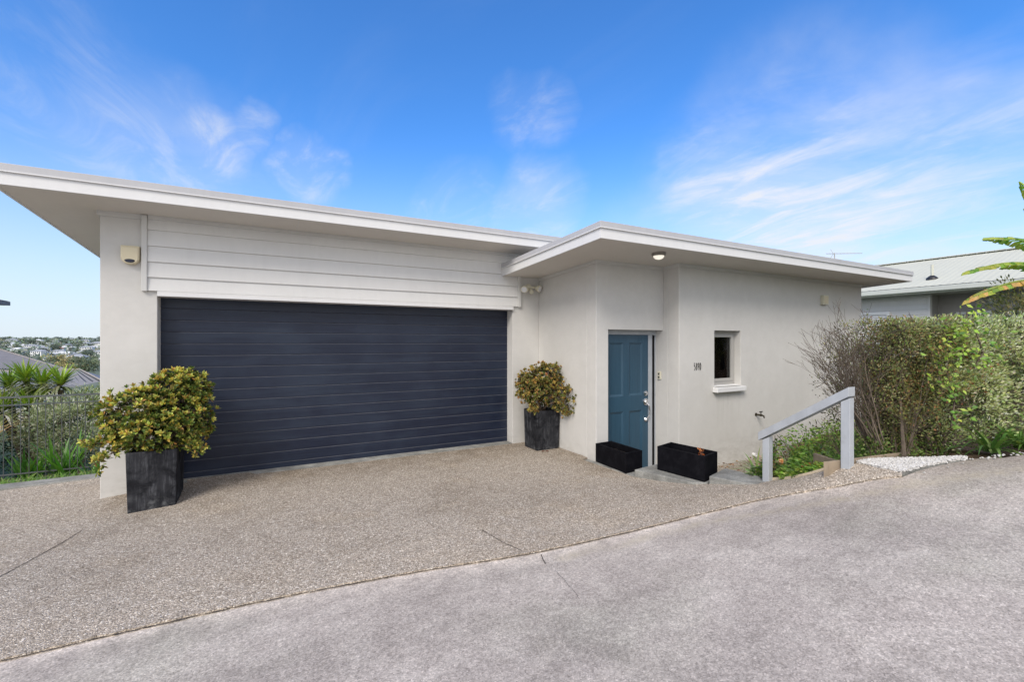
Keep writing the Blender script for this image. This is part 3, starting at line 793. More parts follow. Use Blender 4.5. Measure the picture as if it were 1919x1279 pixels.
pts = [(.048 * math.cos(a), .026 * math.sin(a) if math.sin(a) < 0 else .018 * math.sin(a)) for a in [2 * math.pi * i / 20 for i in range(20)]]
extr(q, pts, -1.245, VW - .086, VW - .07, 2.457, 0, .7); q.build('lens', M['navy_lens'], sr)

fl = thing('flood_light', (3.70, VW, 2.42), 'cream twin headed flood light with sensor below the eave corner', 'flood light')
q = MB(); q.lathe((3.68, VW, 2.46), (0, -1, 0), [(0, .055), (.03, .055), (.045, .035)], 18); q.tube([(3.60, VW - .06, 2.46), (3.86, VW - .06, 2.46)], .016, 8); q.build('bracket', M['cream_light'], fl)
for (p, d) in (((3.585, VW - .075, 2.44), (-.55, -.65, -.45)), ((3.80, VW - .075, 2.455), (.35, -.8, -.3))):
    q = MB(); q.lathe(p, d, [(-.05, .02), (-.01, .025), (.03, .05), (.065, .056), (.07, .05)], 18); hd = q.build('lamp_head', M['cream_light'], fl)
    q = MB(); q.lathe(Vector(p) + Vector(d).normalized() * .068, d, [(0, .045), (.006, .04), (.01, .02)], 18); q.build('bulb_face', M['white_trim'], hd)
q = MB(); q.lathe((3.70, VW - .08, 2.40), (0, -.5, -1), [(-.03, .02), (0, .035), (.03, .034), (.05, .018)], 16); q.build('sensor', M['cream_light'], fl)

zc = ze(4.17)
cl_ = thing('ceiling_light', (4.39, 4.17, zc), 'round lit porch light on the soffit above the front door', 'light')
q = MB(); q.lathe((4.39, 4.17, zc), (0, 0, -1), [(-.005, .086), (.03, .086), (.038, .078)], 24); q.build('rim', M['lamp_rim'], cl_)
q = MB(); q.lathe((4.39, 4.17, zc), (0, 0, -1), [(.034, .068), (.052, .064), (.07, .048), (.08, .024), (.083, .005)], 24); q.build('dome', M['dome'], cl_, smooth=True)

# house number, built from the characters on the wall
hn = thing('house_number', (5.52, VF, 1.24), 'small dark house number 589D left of the window', 'house number')
def arcpts(cx, cz, rx, rz_, a0, a1, n=10): return [(cx + rx * math.cos(rad(a0 + (a1 - a0) * i / n)), cz + rz_ * math.sin(rad(a0 + (a1 - a0) * i / n))) for i in range(n + 1)]
glyphs = [[[(.9, 2.0), (.12, 2.0), (.08, 1.12)] + arcpts(.42, .66, .48, .64, 110, -130)],
          [arcpts(.5, 1.53, .40, .46, 0, 360, 16), arcpts(.5, .54, .47, .53, 0, 360, 16)],
          [arcpts(.5, 1.40, .46, .6, 0, 360, 16), [(.96, 1.4), (.9, .7), (.6, .02)]],
          [[(.08, 0), (.08, 2.0)] + arcpts(.35, 1.0, .58, 1.0, 90, -90, 12) + [(.08, 0)]]]
for gi, gl_ in enumerate(glyphs):
    q = MB()
    for ln_ in gl_:
        q.tube([(5.443 + gi * .0405 + x * .023, VF - .005, 1.19 + z * .05) for x, z in ln_], .0034, 6)
    q.build('digit' if gi < 3 else 'letter', M['black_metal'], hn)
ic = thing('intercom', (UR, 4.75, 1.1), 'small cream intercom beside the front door sidelight', 'intercom')
q = MB(); q.box(UR - .022, UR, 4.83, 4.885, 1.045, 1.16); q.build('case', M['cream_light'], ic, bevel=.004)
for z in (1.125, 1.075):
    q = MB(); q.box(UR - .026, UR - .02, 4.845, 4.87, z - .014, z + .014); q.build('button', M['black_metal'], ic)
vb = thing('vent_box', (8.81, VF, 2.34), 'small cream louvre vent box near the right wall end', 'vent')
q = MB(); q.box(8.735, 8.895, VF - .06, VF, 2.265, 2.43); q.build('case', M['cream_light'], vb, bevel=.006)
q = MB(); q.box(8.755, 8.875, VF - .066, VF - .058, 2.285, 2.41); q.build('cover', M['cream_plastic'], vb, bevel=.003)
tp = thing('garden_tap', (6.88, VF, .44), 'bronze garden tap on the wall below the window', 'tap')
q = MB(); q.lathe((6.88, VF, .44), (0, -1, 0), [(0, .026), (.008, .026), (.01, .014), (.06, .014), (.07, .02), (.1, .018)], 12); q.tube([(6.88, VF - .09, .44), (6.88, VF - .13, .435), (6.88, VF - .14, .40)], [.013, .013, .011], 8); q.build('body', M['bronze_tap'], tp)
q = MB(); q.tube([(6.845, VF - .085, .49), (6.915, VF - .085, .495)], .009, 8); q.tube([(6.88, VF - .085, .45), (6.88, VF - .085, .49)], .007, 8); q.build('lever', M['bronze_tap'], tp)
q = MB(); q.lathe((6.81, VF, -.19), (0, -1, 0), [(0, .03), (.05, .03), (.052, .022), (.03, .02)], 14)
tag(q.build('drain_pipe', M['white_trim']), 'small white drain pipe stub low on the wall', 'pipe')

# ------------------------------------------------------------------ stepped kerb slabs and handrail
S1, S2, S3 = .0, .083, .163
def slab(poly, zt, label):
    q = MB(); q.prism(poly, -.4, zt); o = q.build('kerb_slab', M['kerb'], bevel=.012); tag(o, label, 'kerb slab', 'stepped kerb slabs beside the driveway'); return o
slab([(3.77, 4.93), (3.87, 4.055), (4.2, 4.11), (4.2, 4.785), (3.885, 4.785), (3.885, 4.95)], S1, 'lowest concrete kerb slab, under the left black planter box')
slab([(3.852, 4.04), (4.05, 3.36), (4.17, 3.28), (4.56, 3.42), (4.46, 4.12)], S2, 'middle concrete kerb slab, under the right black planter box')
slab([(4.165, 3.255), (4.27, 2.95), (4.38, 2.80), (4.60, 2.84), (4.64, 2.95), (4.60, 3.38)], S3, 'highest concrete kerb slab, at the foot of the handrail')
def planter(c, ax, ay, h, label, name='planter_box'):
    """c centre of base, ax half long axis vector, ay half short axis vector"""
    c = Vector(c); ax = Vector((*ax, 0)); ay = Vector((*ay, 0))
    root = thing(name, c, label, 'planter', 'black planter boxes at the entrance')
    o = [c - ax - ay, c + ax - ay, c + ax + ay, c - ax + ay]
    tw = .025; fa = 1 - tw / ax.length; fb = 1 - tw / ay.length
    i = [c - ax * fa - ay * fb, c + ax * fa - ay * fb, c + ax * fa + ay * fb, c - ax * fa + ay * fb]
    H = Vector((0, 0, h)); dz = Vector((0, 0, h - .09))
    q = MB(); vs = o + [p + H for p in o] + [p + H for p in i] + [p + dz for p in i]
    fs = [(3, 2, 1, 0)] + [(k, (k + 1) % 4, 4 + (k + 1) % 4, 4 + k) for k in range(4)] + [(4 + k, 4 + (k + 1) % 4, 8 + (k + 1) % 4, 8 + k) for k in range(4)] + [(8 + k, 8 + (k + 1) % 4, 12 + (k + 1) % 4, 12 + k) for k in range(4)]
    q.add(vs, fs); q.build('box', M['planter'], root, bevel=.004)
    q = MB(); e = [p + dz + Vector((0, 0, .003)) for p in i]; q.add(e, [(0, 1, 2, 3)])
    q.build('soil', M['soil'], root); return root
planter((4.0, 4.485, S1 + .002), (-.015, -.305), (.143, .008), .245, 'smaller black planter box in front of the blue door')
planter((4.275, 3.64, S2 + .002), (.037, -.30), (.158, .04), .278, 'black planter box right of the doorway, a dried plant in it')
dpz = S2 + .002 + .19
dr = thing('dried_plant', (4.36, 3.50, dpz), 'small withered orange plant in the right planter box', 'plant')
q = MB()
for i in range(26):
    a = R.uniform(0, 6.28); q.leaf((4.36 + R.uniform(-.02, .02), 3.5 + R.uniform(-.02, .02), dpz + R.uniform(.01, .11)), (math.cos(a), math.sin(a), R.uniform(-.3, .9)), R.uniform(.025, .05), .018, R.choice([(.42, .10, .03), (.3, .08, .03), (.5, .2, .07)]))
q.build('leaves', M['leaf'], dr)
q = MB()
for i in range(5): q.tube([(4.36, 3.5, dpz), (4.36 + R.uniform(-.04, .04), 3.5 + R.uniform(-.04, .04), dpz + R.uniform(.07, .12))], [.003, .0015], 4)
q.build('stem', M['twig_bark'], dr)

hr = thing('handrail', (4.53, 2.84, S3), 'grey painted sloping timber handrail on two square posts', 'handrail')
pl, pr_ = Vector((4.53, 2.84)), Vector((4.50, 2.10))
def post(c, z0, z1, w_):
    q = MB(); h_ = w_ / 2; dz = .1 * w_
    q.hexa([(c.x - h_, c.y - h_, z0), (c.x + h_, c.y - h_, z0), (c.x + h_, c.y + h_, z0), (c.x - h_, c.y + h_, z0), (c.x - h_, c.y - h_, z1 + .02), (c.x + h_, c.y - h_, z1 + .02), (c.x + h_, c.y + h_, z1 - .02), (c.x - h_, c.y + h_, z1 - .02)])
    return q.build('post', M['grey_blue_paint'], hr, bevel=.003)
zl, zr_ = .61, 1.085       # rail underside at post centres
post(pl, S3 - .1, zl, .068); post(pr_, .3, zr_, .072)
dv = (pr_ - pl).normalized(); slope = (zr_ - zl) / (pr_ - pl).length
aL = pl - dv * .07; aR = pr_ + dv * .035; nx = Vector((dv.y, -dv.x)); rw = .052
def rz(p): return zl + (Vector(p) - pl).dot(dv) * slope + .012
q = MB(); A = [aL - nx * rw, aR - nx * rw, aR + nx * rw, aL + nx * rw]
q.add([(p.x, p.y, rz(p)) for p in A] + [(p.x, p.y, rz(p) + .082) for p in A], [(0, 3, 2, 1), (4, 5, 6, 7), (0, 1, 5, 4), (1, 2, 6, 5), (2, 3, 7, 6), (3, 0, 4, 7)])
q.build('rail', M['grey_blue_paint'], hr, bevel=.003)

# timber garden edging
eg = MB(); line = smoothline([(4.56, 2.82), (4.50, 2.58), (4.48, 2.36), (4.53, 2.12)], 6)
for i in range(len(line) - 1):
    (xa, ya), (xb, yb) = line[i], line[i + 1]
    za, zb_ = gz(xa, ya) + .035, gz(xb, yb) + .035; wd = .04
    eg.hexa([(xa, ya, za - .25), (xb, yb, zb_ - .25), (xb + wd, yb, zb_ - .25), (xa + wd, ya, za - .25), (xa, ya, za), (xb, yb, zb_), (xb + wd, yb, zb_), (xa + wd, ya, za)])
tag(eg.build('garden_edging', M['timber_edge']), 'curved pale timber edging board along the garden bed', 'edging')
be = MB()
be.hexa([(4.57, 2.16, .34), (4.60, 2.13, .34), (4.90, 2.56, .30), (4.87, 2.58, .30), (4.57, 2.16, .50), (4.60, 2.13, .50), (4.90, 2.56, .47), (4.87, 2.58, .47)])
tag(be.build('retaining_board', M['old_timber'], bevel=.004), 'short weathered timber board behind the right handrail post', 'board')
be = MB(); A, B = W(2.75, 4.02), W(3.6, 4.18)
be.hexa([(A.x, A.y, .35), (A.x + .02, A.y - .03, .35), (B.x + .02, B.y - .03, .4), (B.x, B.y, .4), (A.x, A.y, .535), (A.x + .02, A.y - .03, .535), (B.x + .02, B.y - .03, .585), (B.x, B.y, .585)])
tag(be.build('retaining_board', M['old_timber'], bevel=.004), 'dark timber board behind the white pebbles', 'board')

# white pebbles
PEB = [(4.59, 2.05), (4.575, 1.74), (4.9, 1.62), (5.16, 1.51), (5.2, 1.56), (5.05, 1.72), (4.86, 1.95), (4.68, 2.13)]
structure(sheet('pebble_bed', PEB, lambda x, y: gz(x, y) + .004, .1, M['kerb'], .1))
q = MB()
ico = [(0, 0, 1), (.89, 0, .45), (.28, .85, .45), (-.72, .53, .45), (-.72, -.53, .45), (.28, -.85, .45), (.72, .53, -.45), (-.28, .85, -.45), (-.89, 0, -.45), (-.28, -.85, -.45), (.72, -.53, -.45), (0, 0, -1)]
icf = [(0, 1, 2), (0, 2, 3), (0, 3, 4), (0, 4, 5), (0, 5, 1), (1, 6, 2), (2, 7, 3), (3, 8, 4), (4, 9, 5), (5, 10, 1), (1, 10, 6), (2, 6, 7), (3, 7, 8), (4, 8, 9), (5, 9, 10), (11, 6, 10), (11, 7, 6), (11, 8, 7), (11, 9, 8), (11, 10, 9)]
def stone(mb, x, y, z, r, col=None):
    s = [r * R.uniform(.7, 1.3) for _ in range(3)]; s[2] *= .65; a = R.uniform(0, 6.28); ca, sa = math.cos(a), math.sin(a)
    vs = []
    for p in ico:
        px, py, pz = p[0] * s[0] * R.uniform(.85, 1.15), p[1] * s[1] * R.uniform(.85, 1.15), p[2] * s[2]
        vs.append((x + px * ca - py * sa, y + px * sa + py * ca, z + pz))
    mb.add(vs, icf, col)
n = 0
while n < 3800:
    x, y = R.uniform(4.57, 5.65), R.uniform(1.28, 2.15)
    if inpoly(x, y, PEB): stone(q, x, y, gz(x, y) + R.uniform(.004, .02), R.uniform(.006, .012)); n += 1
for i in range(60):
    x, y = R.uniform(4.6, 5.5), 0
    y = 1.86 - (x - 4.6) * .62 - abs(R.gauss(0, .07)); stone(q, x, y, gz(x, y) + .004, R.uniform(.005, .011))
tag(q.build('white_pebbles', M['white_stone']), 'white pebbles spread at the foot of the hedge', 'pebbles', kind='stuff')

# ------------------------------------------------------------------ plants
def rcol(c, v=.25):
    k = R.uniform(1 - v, 1 + v); return tuple(max(0, x * k * R.uniform(.9, 1.1)) for x in c)
def rdir(up=0.0):
    while True:
        d = Vector((R.gauss(0, 1), R.gauss(0, 1), R.gauss(0, 1) + up))
        if d.length > .1: return d.normalized()
def rosette(mb, p, ax, L, wd, cols, k=8, spread=1.0, v=.25):
    ax = Vector(ax).normalized(); a0 = R.uniform(0, 6.28); x = ax.orthogonal().normalized(); y = ax.cross(x)
    for i in range(k):
        a = a0 + i * 2.4; t = i / max(1, k - 1); el = .25 + .9 * (1 - t) * spread
        d = (x * math.cos(a) + y * math.sin(a)) * math.sin(min(1.5, el)) + ax * math.cos(min(1.5, el))
        c = rcol(R.choice(cols), v)
        mb.leaf(p, d, L * R.uniform(.75, 1.15), wd * R.uniform(.8, 1.15), c, n=ax, fold=.2, pos=.62)

def pot(cx, cy, wx, wy, z0, h, label):
    root = thing('tall_pot', (cx, cy, z0), label, 'pot', 'square slate coloured pots beside the garage door')
    def ring(k, z): return [(cx - wx * k, cy - wy * k, z), (cx + wx * k, cy - wy * k, z), (cx + wx * k, cy + wy * k, z), (cx - wx * k, cy + wy * k, z)]
    R0, R1, R2, R3 = ring(.94, z0), ring(1.0, z0 + h), ring(.87, z0 + h), ring(.86, z0 + h - .06)
    q = MB(); q.add(R0 + R1 + R2 + R3, [(3, 2, 1, 0)] + [(a + k, a + (k + 1) % 4, a + 4 + (k + 1) % 4, a + 4 + k) for a in (0, 4, 8) for k in range(4)])
    q.build('body', M['slate'], root, bevel=.008)
    q = MB(); q.add([(x, y, z + .003) for x, y, z in R3], [(0, 1, 2, 3)]); q.build('soil', M['soil'], root)
    return root
pot(-.955, 5.80, .2, .255, -.052, .585, 'larger looking dark slate pot in front of the left pillar')
pot(3.668, 5.80, .2, .19, .012, .575, 'dark slate pot in the corner right of the garage door')

def pot_shrub(base, lobes, n, label, cols, L=.062, seed=1, arms=()):
    global R
    R = random.Random(seed)
    base = Vector(base); root = thing('potted_shrub', base, label, 'shrub', 'clipped shrubs in the tall pots')
    br = MB(); lf = MB()
    for i in range(7):
        c, r = lobes[i % len(lobes)]; c = Vector(c)
        tip = c + Vector((R.uniform(-.6, .6) * r[0], R.uniform(-.6, .6) * r[1], R.uniform(-.4, .3) * r[2]))
        s = base + Vector((R.uniform(-.06, .06), R.uniform(-.06, .06), 0)); m1 = s.lerp(tip, .45) + Vector((R.uniform(-.06, .06), R.uniform(-.06, .06), .03))
        br.tube([s, m1, tip], [.016, .011, .005], 5)
    tot = sum(r[0] * r[1] + r[2] * r[0] for c, r in lobes)
    for c, r in lobes:
        c = Vector(c); k = int(n * (r[0] * r[1] + r[2] * r[0]) / tot)
        for i in range(k):
            d = rdir(.25); rr = R.uniform(.5, 1.0) ** .6
            lump = 1 + .13 * math.sin(d.x * 7 + c.x * 9) * math.cos(d.y * 6 + d.z * 7 + c.y)
            p = c + Vector((d.x * r[0], d.y * r[1], d.z * r[2])) * rr * lump
            if p.z < base.z - .03 and abs(p.x - base.x) < .22: continue
            dep = rr
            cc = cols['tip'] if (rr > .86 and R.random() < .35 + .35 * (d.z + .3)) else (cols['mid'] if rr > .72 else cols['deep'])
            rosette(lf, p, (d + Vector((0, 0, .5))).normalized(), L * R.uniform(.7, 1.1), L * .46, cc, 8)
            if R.random() < .35:
                q0 = c + Vector((d.x * r[0], d.y * r[1], d.z * r[2])) * rr * .55; br.tube([q0, q0.lerp(p, .5) + Vector((0, 0, -.01)), p], [.004, .003, .002], 4, cap=False)
    for a in arms:
        pts = [Vector(x) for x in a]; br.tube(pts, [.009 - .002 * i for i in range(len(pts))], 5)
        for j in range(38):
            t = R.uniform(.35, 1.0) * (len(pts) - 1); i = min(int(t), len(pts) - 2); p = pts[i].lerp(pts[i + 1], t - i) + Vector((R.gauss(0, .035), R.gauss(0, .035), R.gauss(.015, .035)))
            rosette(lf, p, rdir(.6), L, L * .42, cols['mid'] + cols['tip'], 8)
    br.build('branches', M['stem_bark'], root); lf.build('foliage', M['leaf'], root)
    return root
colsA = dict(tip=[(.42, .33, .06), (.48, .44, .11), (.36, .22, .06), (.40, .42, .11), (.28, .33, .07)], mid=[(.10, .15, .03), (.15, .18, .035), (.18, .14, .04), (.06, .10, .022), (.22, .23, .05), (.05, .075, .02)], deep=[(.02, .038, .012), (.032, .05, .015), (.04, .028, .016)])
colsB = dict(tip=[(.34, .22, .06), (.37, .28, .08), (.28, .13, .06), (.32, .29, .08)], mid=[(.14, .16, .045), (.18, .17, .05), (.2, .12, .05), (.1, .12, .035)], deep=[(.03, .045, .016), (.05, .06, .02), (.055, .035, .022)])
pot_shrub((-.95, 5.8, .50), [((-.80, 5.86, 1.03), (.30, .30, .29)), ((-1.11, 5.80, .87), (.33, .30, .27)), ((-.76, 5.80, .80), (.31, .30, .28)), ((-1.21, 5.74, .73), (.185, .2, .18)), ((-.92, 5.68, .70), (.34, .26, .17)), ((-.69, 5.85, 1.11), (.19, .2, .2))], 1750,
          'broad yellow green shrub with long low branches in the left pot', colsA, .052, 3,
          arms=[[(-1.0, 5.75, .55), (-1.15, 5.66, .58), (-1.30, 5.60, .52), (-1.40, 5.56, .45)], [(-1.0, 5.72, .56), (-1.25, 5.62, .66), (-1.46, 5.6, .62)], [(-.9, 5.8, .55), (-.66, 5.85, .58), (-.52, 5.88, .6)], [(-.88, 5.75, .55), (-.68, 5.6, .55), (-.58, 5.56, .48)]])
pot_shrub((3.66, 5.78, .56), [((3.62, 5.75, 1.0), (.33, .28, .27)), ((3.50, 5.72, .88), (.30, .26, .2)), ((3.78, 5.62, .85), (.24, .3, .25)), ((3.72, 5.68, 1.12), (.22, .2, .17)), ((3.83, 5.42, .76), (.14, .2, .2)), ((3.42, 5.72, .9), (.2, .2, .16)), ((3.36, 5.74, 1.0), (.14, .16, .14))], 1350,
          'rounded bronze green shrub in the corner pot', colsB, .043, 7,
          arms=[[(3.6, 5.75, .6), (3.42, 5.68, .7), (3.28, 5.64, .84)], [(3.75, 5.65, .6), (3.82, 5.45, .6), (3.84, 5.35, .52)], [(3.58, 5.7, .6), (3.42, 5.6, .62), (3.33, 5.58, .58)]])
R = random.Random(21)

# --- half bare hedge shrub: many upright stems, twigs bare on the left, thin leaves on the right
HX, HD, HZ = 3.55, 4.12, .49
bs = thing('twiggy_shrub', W(HX, HD, HZ), 'half bare twiggy hedge shrub leaning over the rendered wall end', 'shrub')
br = MB(); lf = MB(); ntw = 0
BC = [(.10, .12, .035), (.16, .16, .05), (.22, .2, .07), (.07, .09, .03), (.22, .12, .05)]
def grow(p, d, L, r, lev):
    global ntw
    d = d.normalized(); pts = [p.copy()]; rs = [r]; n = 4; q = p.copy()
    for i in range(n):
        d = (d + Vector((R.gauss(0, .10), R.gauss(0, .10), R.gauss(0, .06))) + Vector((0, 0, .05))).normalized()
        q = q + d * (L / n); pts.append(q.copy()); rs.append(r * (1 - .55 * (i + 1) / n))
    br.tube(pts, rs, 5 if lev < 2 else 3, cap=False)
    rel = (q - Vector(W(0, 0))).dot(Vector((CS, -SN, 0)))
    if lev >= 2 and rel > 3.30 and R.random() < min(1, (rel - 3.22) * 1.9):
        for k in range(R.randint(3, 8)):
            pp = pts[R.randint(2, n)] + Vector((R.gauss(0, .015), R.gauss(0, .015), R.gauss(0, .015)))
            lf.leaf(pp, rdir(.4), R.uniform(.018, .034), R.uniform(.008, .013), rcol(R.choice(BC), .3))
    if lev < 4:
        for k in range(R.choice([3, 4, 4, 5]) if lev < 3 else R.choice([2, 3, 3])):
            i = R.randint(1, n); nd = (d + Vector((R.gauss(0, .34), R.gauss(0, .34), R.gauss(.12, .2)))).normalized()
            qq = pts[i]
            if qq.z + L * .5 < 1.86: grow(qq, nd, L * R.uniform(.5, .72), rs[i] * .62, lev + 1)
XV = Vector((CS, -SN, 0)); DV = Vector((SN, CS, 0))
for i in range(9):
    tx = -.06 + .52 * i / 8 + R.uniform(-.05, .05)
    b0 = W(HX + tx * .10 + R.uniform(-.05, .05), HD + R.uniform(-.05, .18), HZ - .03)
    grow(b0, XV * tx * .75 + DV * R.uniform(-.05, .3) + Vector((0, 0, 1)), R.uniform(.5, .72), R.uniform(.006, .010), 0)
grow(W(HX - .02, HD - .03, HZ - .03), Vector((.02, 0, 1)), .6, .017, 0)
def bare(p, d, L, r, lev):
    d = d.normalized(); q = p.copy(); n = 7 if lev == 0 else 4; pts = [q.copy()]; rs = [r]; bend = Vector((R.gauss(0, .03), R.gauss(0, .03), .035))
    for i in range(n):
        d = (d + bend + Vector((R.gauss(0, .05), R.gauss(0, .05), R.gauss(0, .03)))).normalized(); q = q + d * (L / n); pts.append(q.copy()); rs.append(max(.0013, r * (1 - .8 * (i + 1) / n)))
    br.tube(pts, rs, 4 if lev == 0 else 3, cap=False)
    if lev < 3:
        for i in range(2 if lev == 0 else 1, n):
            for k in range(2 if lev == 0 else 1):
                sd = (XV * R.gauss(-.15, .5) + DV * R.gauss(0, .4) + Vector((0, 0, R.gauss(.1, .3))))
                bare(pts[i].lerp(pts[i + 1], R.random()), d * 1.0 + sd * .75, L * R.uniform(.24, .40) if lev == 0 else L * R.uniform(.45, .7), rs[i] * .6, lev + 1)
for i in range(12):
    tx = -.06 - .50 * (i + R.random()) / 12
    bare(W(HX - .10 + R.uniform(-.1, .04), HD + R.uniform(.0, .22), HZ + R.uniform(-.02, .22)), XV * tx + DV * R.uniform(-.05, .3) + Vector((0, 0, R.uniform(.85, 1.05))), R.uniform(.72, .95), .008, 0)
br.build('branches', M['twig_bark'], bs); lf.build('foliage', M['leaf'], bs)

# --- pittosporum hedge shrubs: pale edged leaves in clumps
def hedge_shrub(X0, X1, D0, D1, zb, zt, n, label, cols, L=.03, clumps=60, seed=5, flat=True):
    global R
    R = random.Random(seed)
    c = W((X0 + X1) / 2, (D0 + D1) / 2, zb)
    root = thing('hedge_shrub', c, label, 'shrub', 'shrubs of the clipped hedge'); br = MB(); lf = MB()
    for i in range(9):
        X = X0 + (X1 - X0) * (.3 + .4 * R.random()); p = W(X, (D0 + D1) / 2, zb); X2 = R.uniform(X0 + .1, X1 - .1)
        br.tube([p, W(.5 * (X + X2), R.uniform(D0 + .1, D1), zb + (zt - zb) * .45), W(X2, R.uniform(D0 + .1, D1 - .05), zb + (zt - zb) * .85)], [.02, .014, .006], 5)
    per = n // clumps
    for i in range(clumps):
        X = R.uniform(X0, X1); D = D0 + (D1 - D0) * (R.random() ** 1.6); hz = R.random() ** .75
        z = zb + .12 + (zt - zb - .16) * hz
        D += .16 * math.sin(X * 5 + z * 3) * .5 + .10 * (1 - hz) 
        cc = W(X, D, z); s = R.uniform(.09, .17); shade = R.uniform(.75, 1.2)
        out = (-DV + Vector((0, 0, .6)) + XV * R.uniform(-.5, .5)).normalized()
        for t in range(4):
            tip = cc + rdir(.3) * s * .9; br.tube([cc - out * .12, cc, tip], [.004, .003, .0015], 3, cap=False)
        for j in range(per):
            d = rdir(.2); p = cc + d * s * (R.random() ** .5)
            p.z = min(p.z, zt + R.uniform(-.02, .03))
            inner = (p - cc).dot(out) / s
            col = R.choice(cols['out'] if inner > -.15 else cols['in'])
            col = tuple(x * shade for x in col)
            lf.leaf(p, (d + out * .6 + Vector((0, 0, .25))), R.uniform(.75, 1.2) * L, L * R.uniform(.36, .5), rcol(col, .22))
    br.build('branches', M['twig_bark'], root); lf.build('foliage', M['leaf'], root)
    return root
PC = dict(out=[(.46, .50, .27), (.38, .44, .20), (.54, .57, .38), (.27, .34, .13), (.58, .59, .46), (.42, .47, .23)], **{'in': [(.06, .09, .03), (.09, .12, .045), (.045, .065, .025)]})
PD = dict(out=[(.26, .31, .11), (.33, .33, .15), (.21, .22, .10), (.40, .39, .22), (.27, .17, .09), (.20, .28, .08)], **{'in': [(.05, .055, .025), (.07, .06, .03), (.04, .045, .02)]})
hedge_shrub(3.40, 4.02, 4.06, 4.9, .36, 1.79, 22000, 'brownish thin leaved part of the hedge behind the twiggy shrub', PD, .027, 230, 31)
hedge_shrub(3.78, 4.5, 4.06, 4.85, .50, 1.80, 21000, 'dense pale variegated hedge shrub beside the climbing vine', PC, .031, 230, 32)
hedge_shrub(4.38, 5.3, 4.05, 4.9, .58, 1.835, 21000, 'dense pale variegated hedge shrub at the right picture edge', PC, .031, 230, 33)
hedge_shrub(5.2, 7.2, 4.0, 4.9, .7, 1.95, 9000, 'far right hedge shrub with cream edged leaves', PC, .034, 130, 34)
R = random.Random(44)
# --- climbing vine, bright green
vn = thing('climbing_vine', W(3.98, 4.05, .55), 'bright yellow green vine climbing up through the middle of the hedge', 'vine')
br = MB(); lf = MB(); VC = [(.15, .27, .03), (.23, .34, .045), (.10, .20, .025), (.29, .38, .06), (.06, .13, .02)]
for (pts) in ([(3.86, 4.0, 1.1), (3.80, 3.98, 1.38), (3.86, 4.0, 1.6), (4.02, 4.03, 1.78), (4.05, 4.05, 1.86)], [(3.76, 3.98, 1.15), (3.72, 4.0, 1.45), (3.80, 4.0, 1.70), (3.92, 4.02, 1.80)], [(4.05, 4.0, 1.35), (4.12, 3.98, 1.5), (4.06, 4.02, 1.8)], [(3.86, 4.0, .85), (3.88, 3.98, 1.15)]):
    P3 = [W(a, b, c) for a, b, c in pts]; br.tube(P3, [.007] * len(P3), 4)
    for i in range(len(P3) - 1):
        for k in range(26 if len(pts) > 3 else 20):
            p = P3[i].lerp(P3[i + 1], R.random()) + XV * R.gauss(0, .085) - DV * R.uniform(0, .08) + Vector((0, 0, R.gauss(0, .06)))
            up = (p.z - 1.0) / .9
            c = R.choice(VC[1:4] if R.random() < up else VC[2:] + VC[:1])
            lf.leaf(p, XV * R.uniform(-1, 1) + Vector((0, 0, R.uniform(-1.2, .4))) - DV * .5, R.uniform(.034, .062), R.uniform(.024, .042), rcol(c, .25), n=-DV + Vector((0, 0, .5)), pos=.4)
for i in range(45):
    p = W(R.uniform(3.6, 4.2), 4.0 + R.uniform(-.03, .03), R.uniform(.8, 1.75)); lf.leaf(p, rdir(-.2), R.uniform(.02, .04), .018, rcol((.17, .07, .03), .5))
br.build('stem', M['twig_bark'], vn); lf.build('foliage', M['leaf'], vn)

for i, (X, D) in enumerate([(3.38, 4.25), (3.62, 4.22), (3.2, 4.4), (3.95, 4.2)]):
    p = W(X, D); p.z = .47
    rt_ = thing('low_shrub', p, 'low dark green plant at the foot of the twiggy hedge shrub', 'plant', 'low plants at the hedge foot'); lf = MB(); br = MB()
    for j in range(420):
        d = rdir(.4); q_ = p + Vector((d.x * .17, d.y * .15, abs(d.z) * .30)) * R.random() ** .5
        lf.leaf(q_, d, R.uniform(.022, .04), .016, rcol(R.choice([(.08, .14, .03), (.13, .2, .05), (.05, .08, .02), (.16, .16, .06)]), .3))
    for j in range(7): br.tube([p - Vector((0, 0, .03)), p + Vector((R.uniform(-.12, .12), R.uniform(-.1, .1), R.uniform(.12, .26)))], [.005, .002], 4)
    br.build('stem', M['twig_bark'], rt_); lf.build('foliage', M['leaf'], rt_)
# --- strap leaved clumps
def strap_clump(name, p, n, L, wd, cols, label, cat='plant', group=None, spread=1.0, droop=1.2, flower=None):
    root = thing(name, p, label, cat, group); q = MB(); p = Vector(p)
    for i in range(n):
        a = R.uniform(0, 6.28); e = R.uniform(.35, 2.2) / spread
        q.strap(p + Vector((R.gauss(0, .03), R.gauss(0, .03), -.02)), (math.cos(a), math.sin(a), e), L * R.uniform(.6, 1.15), wd * R.uniform(.7, 1.2), rcol(R.choice(cols), .25), droop * R.uniform(.5, 1.4), 6)
    q.build('leaves', M['strap_leaf'], root); return root
AG = [(.06, .13, .03), (.09, .18, .04), (.05, .10, .03), (.14, .22, .06)]
for i, (X, D, lab) in enumerate([(4.18, 3.98, 'dark green strap leaved clump under the pale hedge, leftmost'), (4.42, 3.93, 'dark green strap leaved clump under the pale hedge, middle'), (4.72, 3.95, 'dark green strap leaved clump under the pale hedge, by the road edge'), (5.15, 3.9, 'dark green strap leaved clump past the right picture edge')]):
    p = W(X, D); p.z = gz(p.x, p.y) + .01; strap_clump('strap_leaf_plant', p, 46, .40, .026, AG, lab, 'plant', 'strap leaved plants under the hedge', 1.1, 1.5)

